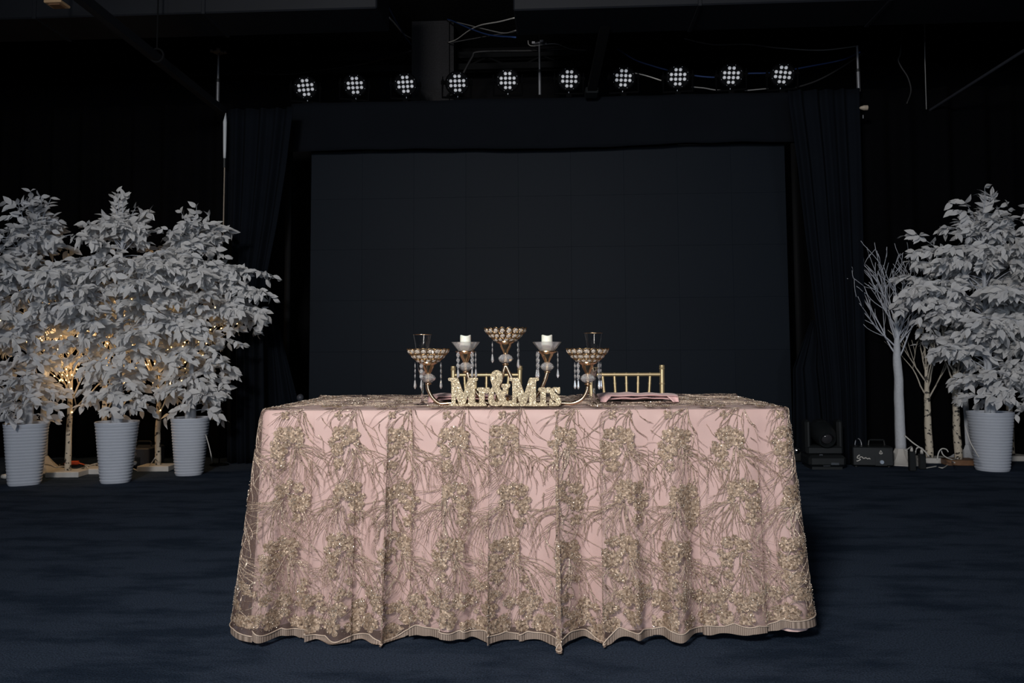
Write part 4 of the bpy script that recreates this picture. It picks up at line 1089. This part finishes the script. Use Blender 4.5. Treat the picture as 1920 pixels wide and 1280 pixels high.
# ---------------------------------------------------------------- birch twig trees
bulb = emitter('warm_fairy_bulb', (1.0, .62, .25), 6.0)
def bare_tree(px, py, label, tr, zb, zf, ztop, base_kind, bark, twig, seed, lit=0, spread=.45, nlimb=9, grp='bare twig trees', lean=0.0, yaw=0.0, cat='artificial tree', bow=-.5):
    rr = random.Random(seed); c = onz(px, py); t = thing('twig_tree', c, label, cat, grp)
    if base_kind in ('slab', 'wood'):
        b = MB(); b.box(c + Vector((0, 0, .022)), (.26, .19, .044), yaw, bev=.004); b.build('base', M['whitewood' if base_kind == 'slab' else 'wood'], t); z0 = .044
    else:
        b = MB(); n = 32; vs_ = []; rings = [(.175, 0), (.175, .006), (.135, .02), (.09, .05), (.062, .09), (tr * 1.02, .13)]
        for (r, z) in rings:
            for j in range(n):
                a = 2 * PI * j / n; f = 1 / max(abs(math.cos((a % (PI / 4)) - PI / 8)), .5) * .95 if z < .01 else 1 + (.16 if j % 4 == 0 else 0) * (1 - abs(z - .04) / .1)
                vs_.append(c + Vector((r * f * math.cos(a), r * f * math.sin(a), z)))
        fs = [(i * n + j, i * n + (j + 1) % n, (i + 1) * n + (j + 1) % n, (i + 1) * n + j) for i in range(len(rings) - 1) for j in range(n)]
        b.add(vs_, fs); b.build('flared_base', M['whitewood'] if base_kind == 'flare' else M['trunk'], t, auto=30); z0 = .1
    P = []; R_ = []
    nn = 22
    zend = ztop * .8
    for k in range(nn):
        q = k / (nn - 1); z = z0 + (zend - z0) * q
        wob = .006 * mnoise.noise((seed, z * 5, 0)); P.append(c + Vector((wob + lean * q, .006 * mnoise.noise((seed + 9, z * 5, 0)), z)))
        rr_ = tr * (1 - .25 * min(1, z / zf)) if z < zf else tr * .75 * max(.12, 1 - (z - zf) / (zend - zf + .01))
        R_.append(rr_ * (1 + .06 * mnoise.noise((seed, z * 14, 3))))
    b = MB(); b.tube(P, R_, 12); b.build('trunk', bark, t, smooth=True)
    tips = []; br = MB()
    def grow(p, d, L_, r, lev):
        n = max(4, int(L_ / .05)); Q = [p.copy()]; turn = rr.uniform(-1, 1)
        kids = []
        for i in range(n):
            d = (d + Vector((rr.gauss(0, .10), rr.gauss(0, .10), .05 + .03 * bow)) + d.orthogonal() * .02 * turn).normalized(); p = p + d * L_ / n; Q.append(p.copy())
            tips.append(p.copy())
            if lev < 2 and i >= 1 and rr.random() < (.36 if lev == 0 else .26): kids.append((p.copy(), d.copy(), i / n))
        br.tube(Q, [max(.0022, r * (1 - .7 * i / n)) for i in range(n + 1)], 6)
        for (p_, d_, q) in kids:
            ax = Vector((rr.gauss(0, 1), rr.gauss(0, 1), rr.gauss(0, .4))).normalized(); nd = (d_ + ax * .55).normalized()
            grow(p_, nd, L_ * (1 - q * .5) * rr.uniform(.45, .75), r * .6 * (1 - .4 * q), lev + 1)
    for k in range(nlimb):
        q = k / nlimb; z = zf + (zend - zf) * q * .75 - (.10 if lit and k % 3 == 0 else 0); az = k * 2.4 + rr.uniform(-.3, .3)
        p = c + Vector((lean * (z - z0) / (zend - z0), 0, z)); el = rr.uniform(.75, 1.2)
        grow(p, Vector((math.cos(az) * math.cos(el), math.sin(az) * math.cos(el) * .5, math.sin(el))).normalized(), (ztop - z) * rr.uniform(.65, 1.0) * (.7 + spread), min(tr * .3, .0075), 0)
    br.build('branches', twig, t, smooth=True)
    if lit:
        b = MB(); rr.shuffle(tips)
        for p in tips[:lit]:
            b.lathe([(0, -.006), (.005, -.0025), (.005, .0035), (0, .007)], p + Vector((0, -.008, 0)), 6)
        o = b.build('fairy_lights', bulb, t); o['kind'] = 'stuff'
        for k in range(3):
            d = bpy.data.lights.new('fairy_glow', 'POINT'); d.energy = 1.1; d.color = (1, .62, .3); d.shadow_soft_size = .12
            lo = bpy.data.objects.new('fairy_glow', d); C.objects.link(lo); lo.parent = t; lo.location = (rr.uniform(-.2, .2), -.12 + .1 * k, .85 + .28 * k)
    return t
bare_tree(127, 892, 'lit birch twig tree on a white block between the first two pots', .026, .045, .56, 1.55, 'slab', M['birch'], M['twig'], 3, 190, .22, 13, 'warm-lit birch trees', yaw=.08)
bare_tree(295, 881, 'lit birch twig tree on a white block between the second and third pots', .026, .045, .55, 1.55, 'slab', M['birch'], M['twig'], 5, 190, .22, 13, 'warm-lit birch trees', yaw=.06)
bare_tree(193, 886, 'lit birch twig tree mostly hidden behind the second pot', .026, .045, .56, 1.6, 'slab', M['birch'], M['twig'], 8, 170, .22, 12, 'warm-lit birch trees', yaw=.06)
bare_tree(80, 884, 'lit white twig tree on a flared foot behind the first pot', .035, .045, .7, 1.6, 'flare', M['trunk'], M['whitetwig'], 9, 150, .22, 11, 'warm-lit birch trees')
bare_tree(1690, 869, 'tall bare white tree with a flared ribbed foot, leftmost on the right', .046, .05, .88, 1.74, 'flare', M['trunk'], M['whitetwig'], 12, 0, .36, 17)
bare_tree(1743, 866, 'short bare birch on a white block with speckled bark', .034, .05, .52, 1.25, 'slab', M['birch'], M['twig'], 13, 0, .3, 9, yaw=-.1)
bare_tree(1797, 870, 'bare birch with black bark marks on a brown wooden block', .034, .05, .62, 1.35, 'wood', M['birch'], M['twig'], 14, 0, .3, 9, yaw=-.05)
bare_tree(1812, 861, 'grey bare trunk with a flared foot behind the wooden block', .045, .05, .85, 1.6, 'flare_grey', M['trunk'], M['whitetwig'], 15, 0, .25, 8)
bare_tree(1897, 862, 'bare birch on a white block behind the round ridged pot', .032, .05, .55, 1.3, 'slab', M['birch'], M['twig'], 16, 0, .3, 8)

# ---------------------------------------------------------------- moving head, fog machines, cords
c = at(1543, 869, 7.02); c.z = 0
t = thing('moving_head_light', c, 'black moving head stage light on the floor right of the table', 'stage light'); t.scale = (1.1, 1.1, 1.1)
b = MB(); b.box(c + Vector((0, 0, .062)), (.27, .24, .085), bev=.02); b.box(c + Vector((0, 0, .012)), (.22, .2, .024)); b.build('base', M['black_plastic'], t)
b = MB(); b.box(c + Vector((.05, -.1215, .045)), (.055, .004, .016)); b.box(c + Vector((-.045, -.1, .108)), (.025, .02, .006)); b.box(c + Vector((-.01, -.1215, .018 + .012)), (.05, .003, .005)); b.build('display', M['chrome'], t)
b = MB()
for sx in (-1, 1):
    b.box(c + Vector((sx * .116, 0, .235)), (.044, .11, .25), bev=.016)
b.box(c + Vector((0, 0, .135)), (.27, .13, .07), bev=.016); b.build('yoke', M['black_plastic'], t)
Rx = Matrix.Rotation(PI / 2 + .35, 3, 'X')
b = MB(); b.lathe([(0, -.12), (.055, -.115), (.078, -.07), (.085, .0), (.08, .07), (.066, .12), (.060, .135), (.05, .135), (.046, .12), (0, .118)], c + Vector((.0, -.0, .265)), 24, Rx); b.box(c + Vector((0, .02, .30)), (.11, .12, .1), bev=.025); b.build('head', M['black_plastic'], t, auto=40)
b = MB(); b.lathe([(0, .118), (.045, .119), (.03, .130), (0, .134)], c + Vector((0, 0, .265)), 24, Rx); b.build('lens', mat('dark_lens', (.03, .03, .035), .08), t, smooth=True)
c2 = onz(1494, 866)
t = thing('floor_spotlight', c2, 'small floor light with a chrome lens just behind the table corner', 'stage light')
b = MB(); b.box(c2 + Vector((0, .05, .05)), (.10, .12, .10), bev=.015); b.build('housing', M['black_plastic'], t)
b = MB(); b.lathe([(.028, -.02), (.03, .0), (.02, .012), (0, .016)], c2 + Vector((-.0, -.012, .10)), 14, Matrix.Rotation(PI / 2, 3, 'X')); b.build('lens', M['chrome'], t, smooth=True)

def emblem(mb, p, s_):   # warning triangle built of strokes, with a small figure
    q = [p + Vector((0, 0, .9 * s_)), p + Vector((-.8 * s_, 0, -.5 * s_)), p + Vector((.8 * s_, 0, -.5 * s_))]
    for i in range(3): mb.tube([q[i], q[(i + 1) % 3]], s_ * .12, 4)
    mb.tube([p + Vector((0, 0, .4 * s_)), p + Vector((0, 0, -.15 * s_))], s_ * .12, 4); mb.box(p + Vector((0, 0, -.33 * s_)), (s_ * .2, s_ * .15, s_ * .18))
    mb.tube([p + Vector((-.7 * s_, 0, -.55 * s_)), p + Vector((-.25 * s_, 0, -.95 * s_)), p + Vector((.25 * s_, 0, -.95 * s_)), p + Vector((.7 * s_, 0, -.55 * s_))], s_ * .12, 4)
def fog(px, py, rz, w, label, script, knobx, body):
    c = onz(px, py); c = at(px, 800, c.y + .15); c.z = 0; t = thing('fog_machine', c, label, 'fog machine', 'box fog machines on the floor')
    Rz = Matrix.Rotation(rz, 4, 'Z')
    parts = []
    H_ = .155
    b = MB(); b.box((0, 0, .012 + H_ / 2), (w, .30, H_), bev=.008)
    for sx in (-1, 1):
        for sy in (-1, 1): b.lathe([(.012, 0), (.012, .013)], (sx * w * .4, sy * .12, 0), 8)
    parts.append(('case', b, body))
    b = MB(); b.tube([(knobx - .06, 0, H_ + .01), (knobx - .055, 0, H_ + .05), (knobx - .045, 0, H_ + .056), (knobx + .055, 0, H_ + .056), (knobx + .065, 0, H_ + .05), (knobx + .07, 0, H_ + .01)], .007, 6); parts.append(('handle', b, M['black_plastic']))
    b = MB(); b.box((knobx, -.1515, .05), (.09, .003, .07)); b.box((knobx, -.1525, .085), (.09, .003, .016)); parts.append(('control_panel', b, M['black_plastic']))
    b = MB(); b.lathe([(.017, 0), (.017, .01), (.014, .014), (0, .014)], (knobx + .005, -.153, .045), 16, Matrix.Rotation(PI / 2, 3, 'X')); parts.append(('dial', b, mat('pale_blue_badge', (.35, .42, .52), .4)))
    b = MB(); emblem(b, Vector((knobx, -.152, .125)), .017); parts.append(('warning_emblem', b, M['grey_cord'] if not script else M['white_cord']))
    if script:
        b = MB(); p = [(-.115, .10), (-.13, .09), (-.135, .075), (-.118, .07), (-.112, .062), (-.13, .052), (-.142, .05)]
        b.tube(smooth_path([Vector((x + .01, -.152, z)) for x, z in p], 4), .0045, 5)
        b.tube(smooth_path([Vector((x + .01, -.152, z)) for x, z in [(-.118, .08), (-.10, .085), (-.085, .072), (-.07, .078), (-.055, .07), (-.04, .074), (-.035, .066)]], 4), .0042, 5)
        parts.append(('script_logo', b, M['white_cord']))
        b = MB(); b.tube([(-.085 + .026 * math.cos(a), -.02, H_ + .014 + .052 * math.sin(a)) for a in np.linspace(0, PI, 12)], .0045, 6); parts.append(('carry_ring', b, M['steel']))
    for nm, b, m_ in parts:
        b.v = [tuple(Rz @ Vector(v) + c) for v in b.v]; b.build(nm, m_, t)
fog(1627, 876, -.12, .32, 'black fog machine with a white script logo beside the tall white tree', True, .06, M['black_plastic'])
fog(270, 878, .03, .24, 'dark grey fog machine with a warning emblem behind the second birch', False, .0, M['grey_plastic'])
# short black stand behind the left corner of the table
c = at(563, 745, 6.9); c0 = Vector((c.x, 6.9, 0))
t = thing('knob_stand', c0, 'short black stand with a round knob showing above the left table corner', 'stand')
b = MB(); b.tube([c0, (c.x, 6.9, c.z - .02)], .012, 8); b.lathe([(0, 0), (.11, 0), (.11, .01), (.02, .02), (0, .02)], c0, 16); b.build('post', M['black_plastic'], t)
b = MB(); b.lathe([(0, -.03), (.02, -.026), (.03, -.008), (.028, .012), (.015, .026), (0, .03)], c, 14); b.build('knob', M['grey_plastic'], t, smooth=True)

def floor_cord(name, pts, r, m, label, cat='cord', grp='cords on the floor', Y=None):
    """pts: (px, py) on the floor, or (px, py, Y) standing at depth Y"""
    P = []
    for q in pts:
        p = onz(q[0], q[1], r) if len(q) == 2 else at(*q)
        P.append(Vector((p.x, p.y, max(p.z, r + .001))))
    b = MB(); b.tube(smooth_path(P, 6), r, 6); return tag(b.build(name, m, smooth=True), label, cat, grp)
def plug(mb, p, d, w=.02, l=.05): mb.box(p, (w, w * .8, l), tilt=Vector(d).to_track_quat('Z', 'Y'), bev=.004)
W_ = M['white_cord']
floor_cord('cord', [(248, 878), (258, 882), (268, 882), (282, 870, 6.75), (291, 858, 6.62)], .005, W_, 'white cord looping from the second pot up to a lit birch')
floor_cord('cord', [(82, 870, 6.6), (95, 872, 6.5), (105, 876, 6.5), (118, 874, 6.55), (140, 880), (160, 876), (178, 878), (195, 876)], .005, W_, 'white cord draped behind the first lit birch')
floor_cord('cord', [(88, 888), (110, 891), (135, 887), (160, 880), (175, 876)], .005, W_, 'white cord along the floor in front of the first birch block')
rr = random.Random(4)
pts = [(172 + 14 * math.cos(k * 1.9) + rr.uniform(-4, 4), 879 + 5 * math.sin(k * 2.3), ) for k in range(18)]
P = []
for k, (x, y) in enumerate([(q[0], q[1]) for q in pts]):
    p = onz(x, y, .006); P.append(p + Vector((0, 0, .03 * abs(math.sin(k * 1.3)))))
b = MB(); b.tube(smooth_path(P, 5), .0042, 5); tag(b.build('cord', W_, smooth=True), 'tangled bundle of white cord beside the second pot', 'cord', 'cords on the floor')
floor_cord('cord', [(386, 815, 6.5), (392, 836, 6.45), (397, 858, 6.45), (399, 869)], .004, W_, 'white cord end hanging right of the third pot')
t = thing('plug', onz(138, 874), 'orange plug lying behind the first lit birch', 'plug')
p = onz(140, 874); p.z = .03; b = MB(); b.box(p, (.07, .04, .035), .2, bev=.008); b.build('body', M['orange'], t)
b = MB(); b.tube(smooth_path([p + Vector((-.03, 0, 0)), p + Vector((-.08, .02, .0)), p + Vector((-.13, .01, -.024))], 4), .006, 6); b.tube([p + Vector((.03, 0, 0)), p + Vector((.09, .01, -.02))], .006, 6); b.build('lead', M['orange'], t)
p = onz(100, 880); t = thing('power_strip', p, 'black power adapter with a white switch behind the first pot', 'power strip')
b = MB(); b.box(p + Vector((0, .0, .026)), (.20, .07, .05), -.25, bev=.012); b.build('body', M['black_plastic'], t)
b = MB(); b.box(p + Vector((-.03, -.028, .053)), (.03, .02, .006), -.25); b.build('switch', W_, t)
p = onz(10, 898); t = thing('plug', p, 'white plug on the carpet left of the first pot', 'plug')
b = MB(); b.lathe([(0, -.03), (.016, -.028), (.02, 0), (.016, .03), (0, .032)], p + Vector((0, 0, .021)), 12, Matrix.Rotation(PI / 2, 3, 'Y')); b.build('body', W_, t, smooth=True)
b = MB(); b.tube([p + Vector((.028, 0, .021)), p + Vector((.06, .02, .012))], .005, 6); b.build('lead', W_, t)
# right side
floor_cord('cord', [(1696, 816, 6.78), (1712, 830, 6.72), (1732, 844, 6.7), (1742, 856, 6.7)], .0055, W_, 'white cord strung from the tall white tree to the short birch')
floor_cord('cord', [(1698, 845, 6.75), (1704, 840, 6.8), (1709, 837, 6.85)], .0055, W_, 'short white cord ending in a bell plug beside the tall white tree')
floor_cord('cord', [(1711, 862, 6.95), (1716, 850, 6.95), (1719, 840, 6.95), (1726, 839, 6.95), (1731, 842, 6.95)], .0055, W_, 'white cord standing up between the tall white tree and the short birch')
floor_cord('cord', [(1757, 862, 6.9), (1760, 848, 6.9), (1766, 841, 6.9), (1774, 842, 6.9), (1778, 847, 6.9)], .005, W_, 'white cord arching between the short birch and the wooden block')
floor_cord('cord', [(1764, 842, 6.95), (1768, 852, 6.95), (1776, 858, 6.95), (1786, 861, 6.95), (1796, 859, 6.8)], .005, W_, 'white cord dipping toward the marked birch trunk')
floor_cord('cord', [(1760, 876), (1768, 877), (1776, 872), (1782, 865), (1790, 867, 6.62)], .005, W_, 'white cord on the carpet in front of the white block')
floor_cord('cord', [(1810, 800, 6.6), (1814, 812, 6.58), (1820, 830, 6.56), (1829, 846, 6.55), (1836, 858, 6.55)], .0045, W_, 'thin white cord hanging down left of the round pot')
floor_cord('cord', [(1706, 866), (1716, 864), (1730, 864), (1748, 862), (1758, 860)], .005, W_, 'white cord behind the short birch block')
floor_cord('cord', [(1725, 876), (1734, 877.5), (1745, 876), (1756, 874)], .005, W_, 'white cord curled at the front of the white block')
P = []
for k in range(16):
    p = onz(1712 + 6 * math.cos(k * 2.1), 868 + 3 * math.sin(k * 2.7), .006); P.append(p + Vector((0, 0, .02 * abs(math.sin(k * 1.7)))))
b = MB(); b.tube(smooth_path(P, 5), .0042, 5); tag(b.build('cord', W_, smooth=True), 'tangle of white cord between the tall tree and the white block', 'cord', 'cords on the floor')
for (x, y, Y, lab) in ((1709, 841, 6.85, 'white bell-shaped plug standing on a black adapter beside the tall tree'), (1728, 846, 6.95, 'white round plug standing on a black adapter beside the short birch')):
    p = at(x, y, Y); t = thing('plug', Vector((p.x, p.y, 0)), lab, 'plug', 'plugs on black adapters')
    b = MB(); b.lathe([(0, -.022), (.013, -.02), (.012, .0), (.006, .018), (0, .02)], p, 10); b.build('body', W_, t, smooth=True)
    b = MB(); b.box((p.x, p.y, (p.z - .02) / 2), (.05, .04, p.z - .02), bev=.005); b.build('adapter', M['black_plastic'], t)
